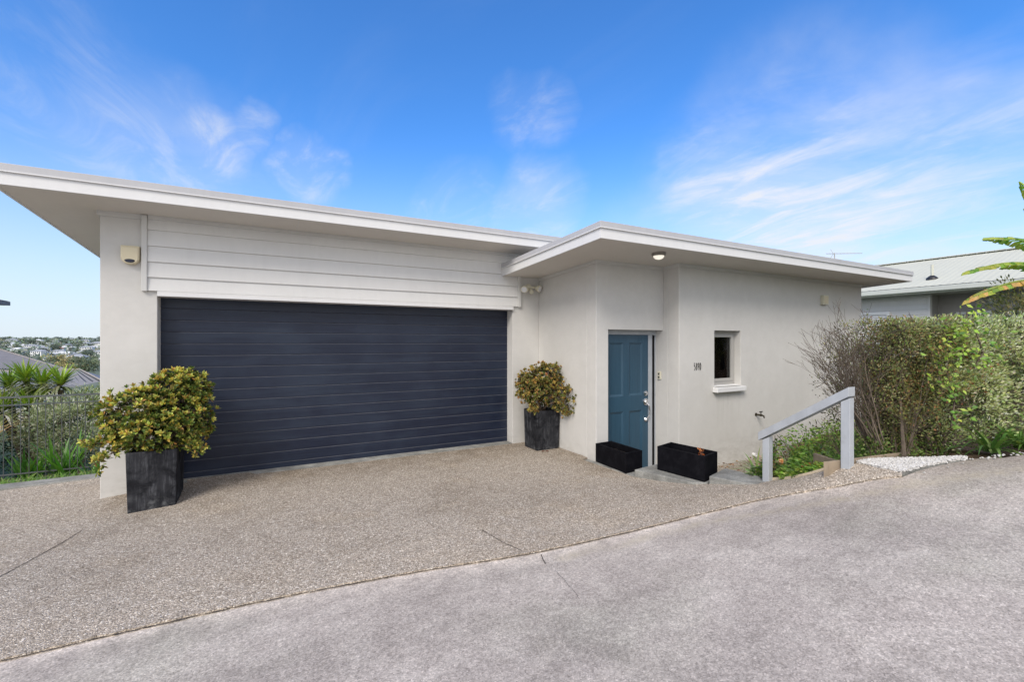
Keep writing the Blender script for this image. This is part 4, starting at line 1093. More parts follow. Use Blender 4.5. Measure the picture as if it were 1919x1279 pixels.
# --- garden bed plants between handrail, wall and hedge
def leafy(name, p, r, h, n, cols, L, label, cat='plant', group=None, flower=0):
    p = Vector(p); root = thing(name, p, label, cat, group); lf = MB(); br = MB()
    for i in range(max(5, n // 40)):
        a = R.uniform(0, 6.28); t = p + Vector((math.cos(a) * r * R.random(), math.sin(a) * r * R.random(), h * R.uniform(.5, .95)))
        br.tube([p + Vector((0, 0, -.02)), p.lerp(t, .5) + Vector((0, 0, .03)), t], [.006, .004, .002], 4)
    for i in range(n):
        a = R.uniform(0, 6.28); rr = math.sqrt(R.random()); q = p + Vector((math.cos(a) * r * rr, math.sin(a) * r * rr, h * (1 - .6 * rr * rr) * R.uniform(.25, 1.0)))
        lf.leaf(q, Vector((math.cos(a), math.sin(a), R.uniform(-.3, .6))), L * R.uniform(.6, 1.2), L * .5 * R.uniform(.7, 1.1), rcol(R.choice(cols), .3), pos=.45)
    br.build('stem', M['stem_bark'], root); lf.build('foliage', M['leaf'], root)
    if flower:
        for i in range(flower):
            fm = MB(); c = p + Vector((R.uniform(-.5, .5) * r, R.uniform(-.5, .5) * r, h * R.uniform(.6, .9)))
            for k in range(14): fm.leaf(c, rdir(.6), .026, .022, rcol((.65, .30, .12), .2))
            fm.build('flower', M['leaf'], root)
    return root
GB = [(.13, .24, .035), (.09, .17, .03), (.18, .29, .05), (.05, .10, .02), (.22, .28, .06)]
GD = [(.05, .10, .025), (.07, .13, .03), (.10, .16, .04)]
k = 0
spots = [(4.66, 2.66, .13, .16), (4.70, 2.42, .13, .15), (4.86, 2.62, .16, .2), (5.0, 2.85, .18, .22), (5.1, 2.5, .18, .2), (4.78, 2.95, .15, .22), (5.3, 3.0, .2, .26), (5.35, 2.6, .2, .24), (5.7, 2.9, .24, .3), (5.6, 2.5, .22, .26), (6.1, 3.2, .25, .32), (6.3, 2.8, .25, .3), (4.62, 2.55, .1, .15), (4.62, 2.32, .1, .13), (4.78, 2.24, .12, .12), (5.0, 2.66, .16, .2), (5.15, 2.75, .18, .24), (4.9, 3.1, .14, .24), (5.5, 3.2, .22, .28), (5.9, 3.4, .22, .3), (6.6, 3.75, .28, .36), (7.2, 3.6, .3, .42), (7.4, 4.0, .3, .4), (8.0, 3.9, .3, .42), (7.0, 3.2, .3, .4), (7.8, 3.3, .32, .4), (8.6, 4.0, .3, .4), (6.8, 2.6, .3, .3), (6.6, 3.3, .26, .34), (6.0, 2.5, .24, .3), (5.3, 2.35, .16, .2)]
for (x, y, r, h) in spots:
    leafy('leafy_plant', (x, y, soilz(x, y)), r, h, 240, GB, .06, 'low bright green leafy plant in the bed behind the handrail', 'plant', 'low leafy plants in the garden bed')
leafy('red_leaf_plant', (4.74, 2.52, soilz(4.74, 2.52) + .06), .05, .12, 60, [(.4, .10, .04), (.3, .08, .04), (.14, .2, .04)], .05, 'small plant with orange red leaves among the green bed plants', 'plant')
# rose bush by the left post
rs = thing('rose_bush', (4.68, 2.86, 0), 'slim rose bush with a peach bloom beside the left handrail post', 'rose')
br = MB(); lf = MB()
rz0 = soilz(4.68, 2.86) - .05
for (dx, dy, h) in ((0, 0, .56), (.03, .02, .5), (-.01, .03, .42)):
    top = Vector((4.69 + dx, 2.86 + dy, rz0 + h)); b0 = Vector((4.68, 2.86, rz0)); br.tube([b0, b0.lerp(top, .5) + Vector((.01, .01, 0)), top], [.006, .005, .003], 4)
    for i in range(34):
        p = b0.lerp(top, R.uniform(.2, 1)) + Vector((R.gauss(0, .022), R.gauss(0, .022), 0)); lf.leaf(p, rdir(-.1), R.uniform(.035, .06), .028, rcol(R.choice(GD + [(.16, .12, .05)]), .3), pos=.45)
br.build('stem', M['stem_bark'], rs); lf.build('foliage', M['leaf'], rs)
for c in ((4.70, 2.80, rz0 + .30), (4.73, 2.83, rz0 + .27)):
    fm = MB()
    for k in range(26): fm.leaf(c, rdir(.3) + Vector((-.2, -.4, 0)), .03, .028, rcol(R.choice([(.62, .28, .10), (.68, .36, .2), (.66, .45, .3)]), .15), pos=.6)
    fm.build('flower', M['leaf'], rs)
leafy('grey_leaf_plant', (4.66, 3.02, soilz(4.66, 3.02) - .1), .10, .30, 170, [(.10, .15, .06), (.14, .19, .09), (.07, .11, .04)], .06, 'small grey green plant on the path side of the left post', 'plant')
for i, (x, y, lab) in enumerate([(5.75, 3.7, 'strap leaved plant against the wall between the two posts'), (6.4, 3.5, 'strap leaved plant against the wall behind the right post')]):
    strap_clump('strap_leaf_plant', (x, y, soilz(x, y)), 38, .42, .03, AG + [(.16, .24, .07)], lab, 'plant', None, 1.0, 1.3)
q = MB()
for i in range(700):
    x, y = R.uniform(5.6, 8.6), R.uniform(2.6, 4.4); a = R.uniform(0, 6.28)
    q.leaf((x, y, max(-.25, soilz(x, y)) + .008), (math.cos(a), math.sin(a), R.uniform(-.1, .3)), R.uniform(.03, .07), .03, rcol(R.choice([(.22, .12, .07), (.3, .18, .11), (.15, .08, .05)]), .3))
tag(q.build('leaf_litter', M['leaf']), 'brown fallen leaves on the bed by the wall', 'leaf litter', kind='stuff')
# loose leaves on the driveway
for i, (x, y, lab) in enumerate([(3.50, 5.54, 'red brown fallen leaf at the base of the corner pot'), (3.56, 5.52, 'second red brown fallen leaf at the base of the corner pot')]):
    q = MB(); q.leaf((x, y, gz(x, y) + .018), (1, .2, .1), .07, .035, (.14, .04, .025), n=Vector((0, 0, 1))); tag(q.build('fallen_leaf', M['leaf']), lab, 'leaf')

# ------------------------------------------------------------------ banana plant and shrub at the right
bp = thing('banana_plant', W(8.2, 6.3, 1.0), 'banana plant with torn yellowing leaves beyond the hedge', 'banana plant')
cb = W(8.05, 6.2, 2.2)
q = MB(); q.tube([W(8.2, 6.3, .9), W(8.15, 6.25, 1.6), cb], [.13, .11, .08], 10); q.build('trunk', M['trunk_bark'], bp)
def banana(p, d, L, wd, droop, cols, torn=.3):
    q = MB(); p = Vector(p); d = Vector(d).normalized(); n = 34; pts = []
    sd = d.cross(Vector((0, 0, 1))).normalized(); x = p.copy()
    for i in range(n + 1):
        t = i / n; up = sd.cross(d); pts.append((x.copy(), d.copy(), up.copy(), t)); x = x + d * (L / n); d = (d + Vector((0, 0, -droop / n))).normalized()
    for i in range(n):
        (a, da, ua, ta), (b, db, ub, tb) = pts[i], pts[i + 1]
        if ta < .12: 
            continue
        for s in (-1, 1):
            wa = wd * math.sin(math.pi * min(1, (ta - .1) / .9) ** .75) ** .6 * R.uniform(.88, 1.05); wb = wd * math.sin(math.pi * min(.999, (tb - .1) / .9) ** .75) ** .6 * R.uniform(.88, 1.05)
            gap = R.random() < torn; hang = R.uniform(.25, .5)
            oa = sd * s * wa - Vector((0, 0, 1)) * wa * hang; ob = sd * s * wb - Vector((0, 0, 1)) * wb * hang
            bb = b - (b - a) * (.18 if gap else .0)
            c = R.choice(cols)
            ma = oa * .6 + Vector((0, 0, .03)); mbb = ob * .6 + Vector((0, 0, .03))
            q.add([a, bb, bb + mbb, a + ma], [(0, 1, 2, 3) if s > 0 else (3, 2, 1, 0)], rcol(c, .15))
            c2 = cols[-1] if R.random() < .5 else c
            q.add([a + ma, bb + mbb, bb + ob * R.uniform(.9, 1.04) + da * .03, a + oa * R.uniform(.94, 1.02)], [(0, 1, 2, 3) if s > 0 else (3, 2, 1, 0)], rcol(c2, .15))
    q.tube([pt[0] + Vector((0, 0, .006)) for pt in pts], [.022 * (1 - pt[3]) + .004 for pt in pts], 6, (.32, .38, .12))
    return q.build('leaf', M['banana_leaf'], bp)
BG = [(.10, .22, .03), (.16, .30, .05), (.2, .34, .06), (.34, .40, .10)]
BY = [(.30, .34, .06), (.42, .38, .07), (.20, .3, .05), (.55, .34, .12)]
def toward(X, D, z): return W(X, D, z) - cb
def arm(X, D, z, wd, droop, cols, torn, lift=.0):
    tgt = W(X, D, z); hv = (tgt - cb); hv.z = 0; hd = hv.length; hv.normalize(); best = None
    for pi_ in range(0, 75, 3):
        for li in range(24):
            L = hd * (1 + li * .05); d = (hv * math.cos(rad(pi_)) + Vector((0, 0, math.sin(rad(pi_))))); x = cb.copy()
            for i in range(34): x = x + d * (L / 34); d = (d + Vector((0, 0, -droop / 34))).normalized()
            e = (x - tgt).length
            if best is None or e < best[0]: best = (e, pi_, L)
    banana(cb, hv * math.cos(rad(best[1])) + Vector((0, 0, math.sin(rad(best[1])))), best[2], wd, droop, cols, torn)
arm(6.32, 6.1, 2.90, .17, 1.2, BG, .55)
arm(5.93, 6.0, 2.46, .17, 1.1, BG + BY[:1], .25)
arm(5.86, 5.9, 2.12, .16, 1.0, BY, .5)
arm(7.0, 6.3, 3.75, .2, .4, BG, .4); arm(7.25, 5.2, 3.3, .2, .6, BG, .4); arm(9.6, 6.6, 3.2, .22, .6, BG, .4); arm(9.0, 7.6, 3.6, .22, .5, BG, .4); arm(6.98, 6.2, 3.42, .14, .5, BG, .5)

def round_shrub(name, c, r, n, cols, L, label, cat='shrub', zb=None, mat='leaf', group=None, trunk=True):
    c = Vector(c); zb = c.z - r[2] if zb is None else zb
    root = thing(name, (c.x, c.y, zb), label, cat, group); lf = MB(); br = MB()
    for i in range(8):
        t = c + Vector((R.uniform(-.6, .6) * r[0], R.uniform(-.6, .6) * r[1], R.uniform(-.2, .6) * r[2]))
        b0 = Vector((c.x + R.uniform(-.1, .1) * r[0], c.y + R.uniform(-.1, .1) * r[1], zb)); br.tube([b0, b0.lerp(t, .5) + Vector((R.gauss(0, .05), R.gauss(0, .05), 0)), t], [.03 * r[2], .02 * r[2], .008 * r[2]], 5)
    ncl = max(20, n // 90)
    for i in range(ncl):
        d = rdir(.25); k = R.uniform(.35, 1.0) ** .5; cc = c + Vector((d.x * r[0], d.y * r[1], d.z * r[2])) * k * R.uniform(.85, 1.08); s = .26 * min(r) * R.uniform(.7, 1.3); sh = R.uniform(.65, 1.2)
        for j in range(n // ncl):
            dd = rdir(.15); p = cc + dd * s * R.random() ** .5
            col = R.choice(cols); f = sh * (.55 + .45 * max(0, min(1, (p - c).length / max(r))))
            lf.leaf(p, dd + Vector((0, 0, .4)) + d * .4, L * R.uniform(.7, 1.2), L * .4, rcol(tuple(x * f for x in col), .22))
    br.build('branches', M['trunk_bark'], root); lf.build('foliage', M[mat], root); return root
round_shrub('garden_tree', W(7.12, 6.0, 1.72) , (.66, .75, .66), 5200, [(.16, .18, .07), (.24, .24, .11), (.10, .12, .05), (.3, .28, .15)], .055, 'olive green small leaved tree above the hedge at right edge', 'tree', .95)

# ------------------------------------------------------------------ neighbour house at the right
nh = thing('neighbour_house', (17.2, 7, .9), 'pale weatherboard neighbour house with light corrugated roof above hedge', 'house')
UE, ZE, URG, ZRG = 16.2, 3.1, 20.0, 4.37
q = MB(); n = 0; ys = []
y = -6.0
while y < 16: ys.append(y); y += .038
vs = []
for i, y in enumerate(ys):
    dz = .0025 * math.sin(i * math.pi / 2.0)
    vs += [(UE - .05, y, ZE + .05 + dz), (URG, y, ZRG + .05 + dz), (URG + 5, y, ZRG + .05 + dz - 1.67)]
fs = []
for i in range(len(ys) - 1):
    o = 3 * i; fs += [(o, o + 1, o + 4, o + 3), (o + 1, o + 2, o + 5, o + 4)]
q.add(vs, fs); q.build('roof', M['pale_roof'], nh)
q = MB()
for i in range(100):
    y = -6 + i * .22; q.box(URG - .16, URG + .16, y, y + .2, ZRG + .05, ZRG + .085)
q.build('ridge_cap', M['neighbour_gutter'], nh)
q = MB(); q.box(UE - .12, UE, -6.1, 16.1, ZE - .10, ZE + .03); q.box(UE, UE + .03, -6.1, 16.1, ZE - .14, ZE - .0); q.build('gutter', M['neighbour_gutter'], nh, bevel=.02)
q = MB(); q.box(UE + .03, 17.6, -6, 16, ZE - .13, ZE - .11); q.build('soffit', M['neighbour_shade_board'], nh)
def boards(mb, u, y0, y1, z0, z1, s=.15):
    z = z0
    while z < z1:
        zz = min(z + s, z1); mb.hexa([(u - .022, y0, z), (u + .1, y0, z), (u + .1, y1, z), (u - .022, y1, z), (u - .004, y0, zz + .004), (u + .1, y0, zz + .004), (u + .1, y1, zz + .004), (u - .004, y1, zz + .004)]); z += s
YC = 5.76
q = MB(); boards(q, 16.75, YC, 16, .3, ZE - .13); q.box(16.72, 16.86, YC - .06, YC, .3, ZE - .13); q.build('wall', M['neighbour_board'], nh)
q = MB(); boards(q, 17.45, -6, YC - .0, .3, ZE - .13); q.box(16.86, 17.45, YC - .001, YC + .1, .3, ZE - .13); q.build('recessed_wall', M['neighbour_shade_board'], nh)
def nwin(y0, y1, z0, z1, u, blinds):
    q = MB(); f = .07
    q.box(u - .05, u + .04, y0, y1, z1 - f, z1); q.box(u - .05, u + .04, y0, y1, z0, z0 + f); q.box(u - .05, u + .04, y0, y0 + f, z0 + f, z1 - f); q.box(u - .05, u + .04, y1 - f, y1, z0 + f, z1 - f)
    if y1 - y0 > 1.5: q.box(u - .045, u + .04, (y0 + y1) / 2 - f / 2, (y0 + y1) / 2 + f / 2, z0 + f, z1 - f)
    o = q.build('window', M['white_trim'], nh)
    if blinds:
        q = MB(); z = z0 + f
        while z < z1 - f: q.hexa([(u - .03, y0 + f, z), (u - .02, y0 + f, z), (u - .02, y1 - f, z), (u - .03, y1 - f, z), (u - .0, y0 + f, z + .05), (u + .01, y0 + f, z + .05), (u + .01, y1 - f, z + .05), (u - .0, y1 - f, z + .05)]); z += .06
        q.build('louvre', M['white_trim'], o)
    q = MB(); q.box(u + .0, u + .006, y0 + f, y1 - f, z0 + f, z1 - f); q.build('pane', M['far_pane'], o)
nwin(6.65, 8.6, 1.5, 2.52, 16.73, True)
nwin(4.6, 5.35, 1.2, 2.45, 17.43, False)
nwin(2.4, 4.3, 1.2, 2.45, 17.43, False)
lt = thing('wall_light', (17.4, 4.55, 2.75), 'dark oval light on the shaded neighbour wall under the eave', 'wall light')
q = MB(); q.lathe((17.42, 4.6, 2.72), (-1, 0, 0), [(0, .10), (.05, .12), (.12, .1), (.15, .05)], 18); q.build('shade', M['frame_grey'], lt)
vp = thing('roof_vent', (17.0, 5.9, 3.35), 'white vent pipe with black flashing on the pale roof', 'vent pipe')
vy = 17.0
pz = ZE + .05 + (17.0 - UE) / (URG - UE) * (ZRG - ZE)
q = MB(); q.tube([(17.0, 5.75, pz), (17.0, 5.75, pz + .42)], .035, 10); q.build('pipe', M['pale_roof'], vp)
q = MB(); q.lathe((17.0, 5.75, pz - .03), (0, 0, 1), [(0, .15), (.07, .13), (.14, .05)], 16); q.build('flashing', M['black_metal'], vp)
an = thing('tv_antenna', (18.7, 9.15, 4.0), 'thin television antenna on the neighbour roof behind the eave', 'antenna')
q = MB(); q.tube([(18.7, 9.15, 3.9), (18.7, 9.15, 4.93)], .016, 6); q.build('mast', M['frame_grey'], an)
q = MB()
b0 = Vector((18.55, 9.35, 4.92)); b1 = Vector((18.9, 8.35, 4.80)); q.tube([b0, b1], .012, 5)
for i in range(11):
    p = b0.lerp(b1, i / 10); h_ = .16 - .009 * i; q.tube([p - Vector((.3, .11, 0)) * h_ * 2.2, p + Vector((.3, .11, 0)) * h_ * 2.2], .006, 4)
q.tube([b0.lerp(b1, .12) + Vector((0, 0, -.16)), b0.lerp(b1, .2), b0.lerp(b1, .12) + Vector((0, 0, .16))], .008, 4)
q.build('aerial', M['frame_grey'], an)

# ------------------------------------------------------------------ left garden: fence, plants
FVv = 9.9
fe = thing('pool_fence', (-4, FVv, -.6), 'thin black tubular garden fence left of the pillar', 'fence')
for (z0, z1) in ((.715, .755), (.60, .63), (-.475, -.445), (-.58, -.55)):
    q = MB(); q.box(-12, -1.55, FVv - .012, FVv + .012, z0 + .006, z1 - .006); q.build('rail', M['fence_metal'], fe)
u = -1.62; i = 0
while u > -6.2:
    q = MB(); q.tube([(u, FVv, -.66), (u, FVv, .70)], .006, 6); q.build('bar', M['fence_metal'], fe); u -= .095
for u in (-1.75, -4.15, -6.55):
    q = MB(); q.box(u - .025, u + .025, FVv + .016, FVv + .066, -.9, .8); q.build('post', M['fence_metal'], fe)
# lawn strip
q = MB()
for i in range(5200):
    x, y = R.uniform(-5.2, -1.7), R.uniform(7.55, 9.7); z = far_z(x, y)
    zz = -.28 - .14 * (y - 7.5)
    a = R.uniform(0, 6.28); q.strap((x, y, zz), (math.cos(a) * .5, math.sin(a) * .5, 1), R.uniform(.08, .22), .012, rcol(R.choice([(.10, .2, .03), (.15, .27, .05), (.07, .14, .03), (.2, .26, .08)]), .25), 1.2, 3)
tag(q.build('grass', M['leaf']), 'long green grass between the kerb and the fence', 'grass', kind='stuff')
structure(sheet('garden_bank', [(-8, 7.46), (-1.3, 7.46), (-1.3, 11.5), (-8, 11.5)], lambda x, y: -.30 - .14 * (y - 7.5), .6, M['soil'], .3))
def cabbage(base, heads, label):
    root = thing('cabbage_tree', base, label, 'cabbage tree', 'cabbage trees behind the fence'); base = Vector(base); tr = MB()
    for (hp, r, nl) in heads:
        hp = Vector(hp); tr.tube([base, base.lerp(hp, .5) + Vector((R.uniform(-.08, .08), R.uniform(-.08, .08), 0)), hp - Vector((0, 0, .05))], [.08, .06, .045], 7)
        q = MB()
        for i in range(nl):
            a = R.uniform(0, 6.28); t = i / nl; e = 1.9 * (1 - t) - .55 * t
            cols = [(.19, .28, .035), (.26, .35, .05), (.13, .21, .03)] if t < .55 else [(.20, .23, .11), (.30, .31, .19), (.13, .15, .07)]
            d = Vector((math.cos(a), math.sin(a), e + R.uniform(-.15, .15)))
            q.strap(hp + Vector((0, 0, .06 * (1 - t))), d, r * R.uniform(.85, 1.15), .042, rcol(R.choice(cols), .25), .35 + 1.1 * t, 5)
        q.build('crown', M['strap_leaf'], root)
    tr.build('trunk', M['trunk_bark'], root); return root
def at(X, D, z): return W(X, D, z)
cabbage(at(-9.6, 9.2, -1.6), [(at(-10.05, 9.1, .62), .50, 120), (at(-9.62, 9.0, .76), .52, 120), (at(-9.30, 9.0, .68), .52, 120), (at(-9.75, 8.7, .22), .55, 110), (at(-9.35, 8.8, .30), .5, 90)], 'cabbage tree with five bright green heads at left edge')
cabbage(at(-8.9, 9.1, -1.6), [(at(-8.92, 9.0, .70), .48, 120)], 'single headed cabbage tree left of the pillar')
R = random.Random(71)
OL = [(.34, .38, .26), (.44, .48, .36), (.25, .29, .18), (.52, .55, .44), (.18, .22, .12)]
round_shrub('grey_leaf_shrub', at(-8.4, 8.75, -.12), (.78, .6, .72), 9000, OL, .06, 'large grey green small leaved shrub behind the fence', 'shrub', -1.5)
round_shrub('grey_leaf_shrub', at(-7.85, 9.3, .35), (.6, .6, .5), 3600, [(.24, .3, .10), (.3, .36, .16), (.16, .22, .07)], .06, 'taller yellowish green shrub beside the pillar top of fence', 'shrub', -1.5)
R = random.Random(72)
FX = [(.08, .20, .03), (.12, .27, .04), (.06, .15, .03)]
def flax(p, n, L, wd, cols, label, droop=.45, group='flax clumps by the fence'):
    root = thing('flax_plant', p, label, 'flax', group); q = MB(); p = Vector(p)
    for i in range(n):
        a = R.uniform(0, 6.28); e = R.uniform(.8, 3.5); q.strap(p + Vector((R.gauss(0, .06), R.gauss(0, .06), 0)), (math.cos(a), math.sin(a), e), L * R.uniform(.6, 1.1), wd, rcol(R.choice(cols), .25), droop * R.uniform(.4, 1.5), 5)
    q.build('leaves', M['strap_leaf'], root)
flax(at(-7.35, 7.45, -.66), 46, .80, .055, FX, 'bright green flax clump low against the fence near the pillar')
flax(at(-7.95, 7.5, -.7), 34, .6, .05, FX, 'smaller green flax clump at the fence foot, left side')
flax(at(-6.6, 7.3, -.6), 30, .5, .045, FX, 'short green flax clump next to the pillar base')
flax(at(-9.25, 7.75, -.45), 80, 1.15, .05, [(.32, .30, .14), (.40, .36, .2), (.22, .24, .08), (.45, .32, .18), (.16, .2, .06)], 'pale yellow striped flax clump at the left picture edge', 1.3)
round_shrub('dark_shrub', at(-10.0, 9.9, -.7), (1.0, .8, .9), 3000, [(.03, .05, .02), (.045, .07, .025), (.02, .035, .014)], .07, 'dark green shrub in shade under the cabbage trees', 'shrub', -1.8)
round_shrub('dark_shrub', at(-8.3, 10.2, -.75), (1.2, .8, .8), 3200, [(.04, .06, .025), (.06, .085, .03), (.025, .04, .016)], .07, 'dark green shrub in shade behind the grey shrub', 'shrub', -1.8)

# ------------------------------------------------------------------ neighbour roofs below, left
def nroof(name, label, pts, faces, mats, walls, wmat, ridges=()):
    c = sum((Vector(p) for p in pts), Vector()) / len(pts)
    root = thing(name, (c.x, c.y, c.z - 4), label, 'house'); q = MB(); q.add(pts, faces); q.build('roof', mats, root)
    q = MB(); q.prism([(p[0], p[1]) for p in walls], c.z - 4.5, min(p[2] for p in pts) - .02); q.build('wall', wmat, root)
    for (a, b) in ridges:
        q = MB(); q.tube([Vector(a) + Vector((0, 0, .02)), Vector(b) + Vector((0, 0, .02))], .035, 6); q.build('ridge_cap', M['ridge_tile'], root)
    return root
# hip roof behind: long hip falls to the right
A = [at(-37.5, 31, 1.9), at(-41, 34, 1.9), at(-30.3, 31.0, -.3), at(-36, 26, -.3), at(-45.5, 28.5, -.3), at(-34, 34.5, -.3)]
nroof('neighbour_house', 'lower neighbour house with plain grey tiled hip roof at left', A, [(0, 3, 2), (0, 1, 4, 3), (0, 2, 5, 1)], M['grey_tile_roof'], [A[4] + (A[0] - A[4]) * .05, A[3] + (A[0] - A[3]) * .05, A[2] + (A[0] - A[2]) * .06, A[5] + (A[0] - A[5]) * .05], M['far_cream'], ((A[0], A[2]),))
# ribbed roof in front: level ridge, hip at right end, valley at left
B = [at(-24.2, 21.8, .20), at(-20.8, 21.9, .27), at(-18.9, 21.0, -.2), at(-22.6, 18.2, -1.25), at(-27.5, 19.5, -1.25), at(-19.8, 24.5, -.9), at(-27.5, 23.5, .2)]
hb_ = nroof('neighbour_house', 'lower neighbour house with ribbed dark grey metal roof beyond the plants', B, [(0, 3, 2, 1), (6, 4, 3, 0), (1, 2, 5)], M['grey_rib_roof'], [B[4] + (B[0] - B[4]) * .06, B[3] + (B[0] - B[3]) * .06, B[2] + (B[0] - B[2]) * .06, B[5] + (B[0] - B[5]) * .06], M['far_cream'], ((B[0], B[1]), (B[1], B[2]), (B[0], B[6])))
rb = MB()
def lerp(a, b, t): return Vector(a).lerp(Vector(b), t)
for i in range(34):
    t = (i + .5) / 34; a = lerp(B[6], B[1], t); b = lerp(B[4], B[2], t)
    # ribs run straight down the slope
    rb.tube([a + Vector((0, 0, .02)), b + Vector((0, 0, .03))], .026, 4)
rb.build('rib', M['black_metal'], hb_); rb = None
# house at the far left whose eave tip just enters the view
ln = thing('neighbour_house', (-9.6, 13, -2), 'neighbour house whose dark eave tip pokes in at the left edge', 'house')
q = MB(); q.box(-13, -6.45, 10, 16.4, -3, 2.5); q.build('wall', M['far_cream'], ln)
q = MB(); q.hexa([(-13.5, 9.5, 2.56), (-6.15, 9.5, 2.56), (-5.88, 16.9, 2.56), (-13.5, 16.9, 2.56), (-13.5, 9.5, 2.66), (-6.15, 9.5, 2.66), (-5.88, 16.9, 2.66), (-13.5, 16.9, 2.66)]); q.add([(-13.5, 9.5, 2.67), (-6.15, 9.5, 2.67), (-5.88, 16.9, 2.67), (-13.5, 16.9, 2.67), (-10, 13, 3.6)], [(0, 1, 4), (1, 2, 4), (2, 3, 4), (3, 0, 4)]); q.build('roof', M['grey_tile_roof'], ln)

# ------------------------------------------------------------------ far hillside suburb
R = random.Random(5)
def far_house_mesh(name, w_, d_, h_, rm, wm):
    q = MB(); q.box(-w_ / 2, w_ / 2, -d_ / 2, d_ / 2, -3, h_, 0)
    e = .5; rr = h_ + 1.7; i = d_ / 2
    q.add([(-w_ / 2 - e, -d_ / 2 - e, h_), (w_ / 2 + e, -d_ / 2 - e, h_), (w_ / 2 + e, d_ / 2 + e, h_), (-w_ / 2 - e, d_ / 2 + e, h_), (-w_ / 2 + i, 0, rr), (w_ / 2 - i, 0, rr)], [(0, 1, 5, 4), (2, 3, 4, 5), (1, 2, 5), (3, 0, 4), (3, 2, 1, 0)], None, 1)
    x = -w_ / 2 + 1
    while x < w_ / 2 - 1.5:
        for z in ([1.0] if h_ < 4 else [1.0, 3.8]):
            q.box(x, x + 1.4, -d_ / 2 - .06, -d_ / 2 - .01, z, z + 1.3, 2); q.box(x, x + 1.4, d_ / 2 + .01, d_ / 2 + .06, z, z + 1.3, 2)
        x += 2.6
    me = bpy.data.meshes.new(name); me.from_pydata(q.v, [], q.f)
    for m in (wm, rm, M['far_pane']): me.materials.append(m)
    me.polygons.foreach_set('material_index', q.mi); me.update(); return me
HV = [(far_house_mesh('suburb_house', 14, 8, 5.6, M['far_grey'], M['far_white']), 'two storey white house with grey roof on the far hillside', 'far white houses with grey roofs'),
      (far_house_mesh('suburb_house', 16, 8, 3.4, M['far_white'], M['far_white']), 'long white house with white roof on the far hillside', 'far houses with white roofs'),
      (far_house_mesh('suburb_house', 12, 8, 3.2, M['far_dark_roof'], M['far_cream']), 'cream house with dark roof on the far hillside', 'far cream houses with dark roofs'),
      (far_house_mesh('suburb_house', 15, 9, 3.4, M['far_red_roof'], M['far_white']), 'white house with orange red roof on the far hillside', 'far houses with red roofs')]
def place(me, name, X, D, rot, sc, label, cat, group, dz=0):
    p = W(X, D); o = bpy.data.objects.new(name, me); COL.objects.link(o); o.location = (p.x, p.y, far_z(p.x, p.y) + dz); o.rotation_euler = (0, 0, rot); o.scale = (sc,) * 3 if not hasattr(sc, '__len__') else sc
    tag(o, label, cat, group); return o
for i in range(190):
    D = 430 + 900 * R.random() ** 1.1; a = R.uniform(-1.22, -.82); k = R.choices([0, 1, 2, 3], [5, 4, 4, .6])[0]
    if i == 0: D, a, k = 640, -1.0, 3
    me, lab, grp = HV[k]; place(me, 'suburb_house', a * D, D, -TH + R.uniform(-.7, .7), R.uniform(.8, 1.2), lab, 'house', grp)
def far_tree_mesh(kind, seed):
    global R
    sv = R; R = random.Random(seed); q = MB(); fol = MB()
    if kind == 'pine':
        for i in range(240):
            t = R.random(); rr = 2.6 * (1 - t) + .2; a = R.uniform(0, 6.28); z = 2 + 15 * t
            fol.leaf((math.cos(a) * rr * R.random(), math.sin(a) * rr * R.random(), z), (math.cos(a), math.sin(a), .1), 1.6, .9, rcol((.09, .12, .10), .3))
        ht = 16
    else:
        base = dict(dark=(.17, .215, .175), mid=(.23, .28, .18), ochre=(.36, .31, .16), blue=(.25, .30, .29))[kind]; ht = 5  # foliage colours lightened and blued, distance haze painted in
        cl = [(Vector((R.gauss(0, 1.6), R.gauss(0, 1.6), R.uniform(2.5, 6.5))), R.uniform(1.2, 2.2), R.uniform(.7, 1.35)) for _ in range(13)]
        for c, r, sh in cl:
            for j in range(34):
                d = rdir(.2); p = c + d * r * R.uniform(.55, 1); fol.leaf(p, d + rdir() * .6, R.uniform(.6, 1.1), R.uniform(.5, .9), rcol(tuple(x * sh * (.75 + .3 * d.z) for x in base), .2))
    o = len(fol.f)
    fol.tube([(0, 0, -1.5), (0, 0, ht)], [.28, .12], 5, (.10, .08, .06))
    me = bpy.data.meshes.new('suburb_tree'); me.from_pydata(fol.v, [], fol.f); me.materials.append(M['far_leaf'])
    a = me.attributes.new('lc', 'FLOAT_COLOR', 'FACE'); a.data.foreach_set('color', [x for c in fol.c for x in (*c[:3], 1)]); me.update(); R = sv; return me
TV = {k: [far_tree_mesh(k, s + 1) for s in range(3)] for k in ('dark', 'mid', 'ochre', 'blue', 'pine')}
TL = dict(dark=('dark green round tree on the far hillside', 'far dark green trees'), mid=('mid green bushy tree on the far hillside', 'far mid green trees'), ochre=('ochre brown tree in the valley below the hill', 'far ochre trees'), blue=('hazy blue green tree near the far ridge', 'far hazy trees'), pine=('tall pointed pine standing above the far ridge', 'far pointed pines'))
def ft(k, X, D, sc, dz=0): place(R.choice(TV[k]), 'suburb_tree', X, D, R.uniform(0, 6.28), (sc * R.uniform(.9, 1.3), sc * R.uniform(.9, 1.3), sc * R.uniform(.8, 1.15)), TL[k][0], 'tree', TL[k][1], dz)
for i in range(230):
    D = 400 + 900 * R.random() ** .9; a = R.uniform(-1.2, -.84); ft(R.choices(['dark', 'mid', 'ochre', 'blue'], [4, 4, .3, 3 if D > 800 else 1])[0], a * D, D, R.uniform(.7, 1.25))
for i in range(70):
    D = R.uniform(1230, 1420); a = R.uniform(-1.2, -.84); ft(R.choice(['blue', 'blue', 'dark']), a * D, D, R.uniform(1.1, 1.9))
for a in (-1.0, -.978, -.974, -.86): ft('pine', a * 1330, 1330, .85)
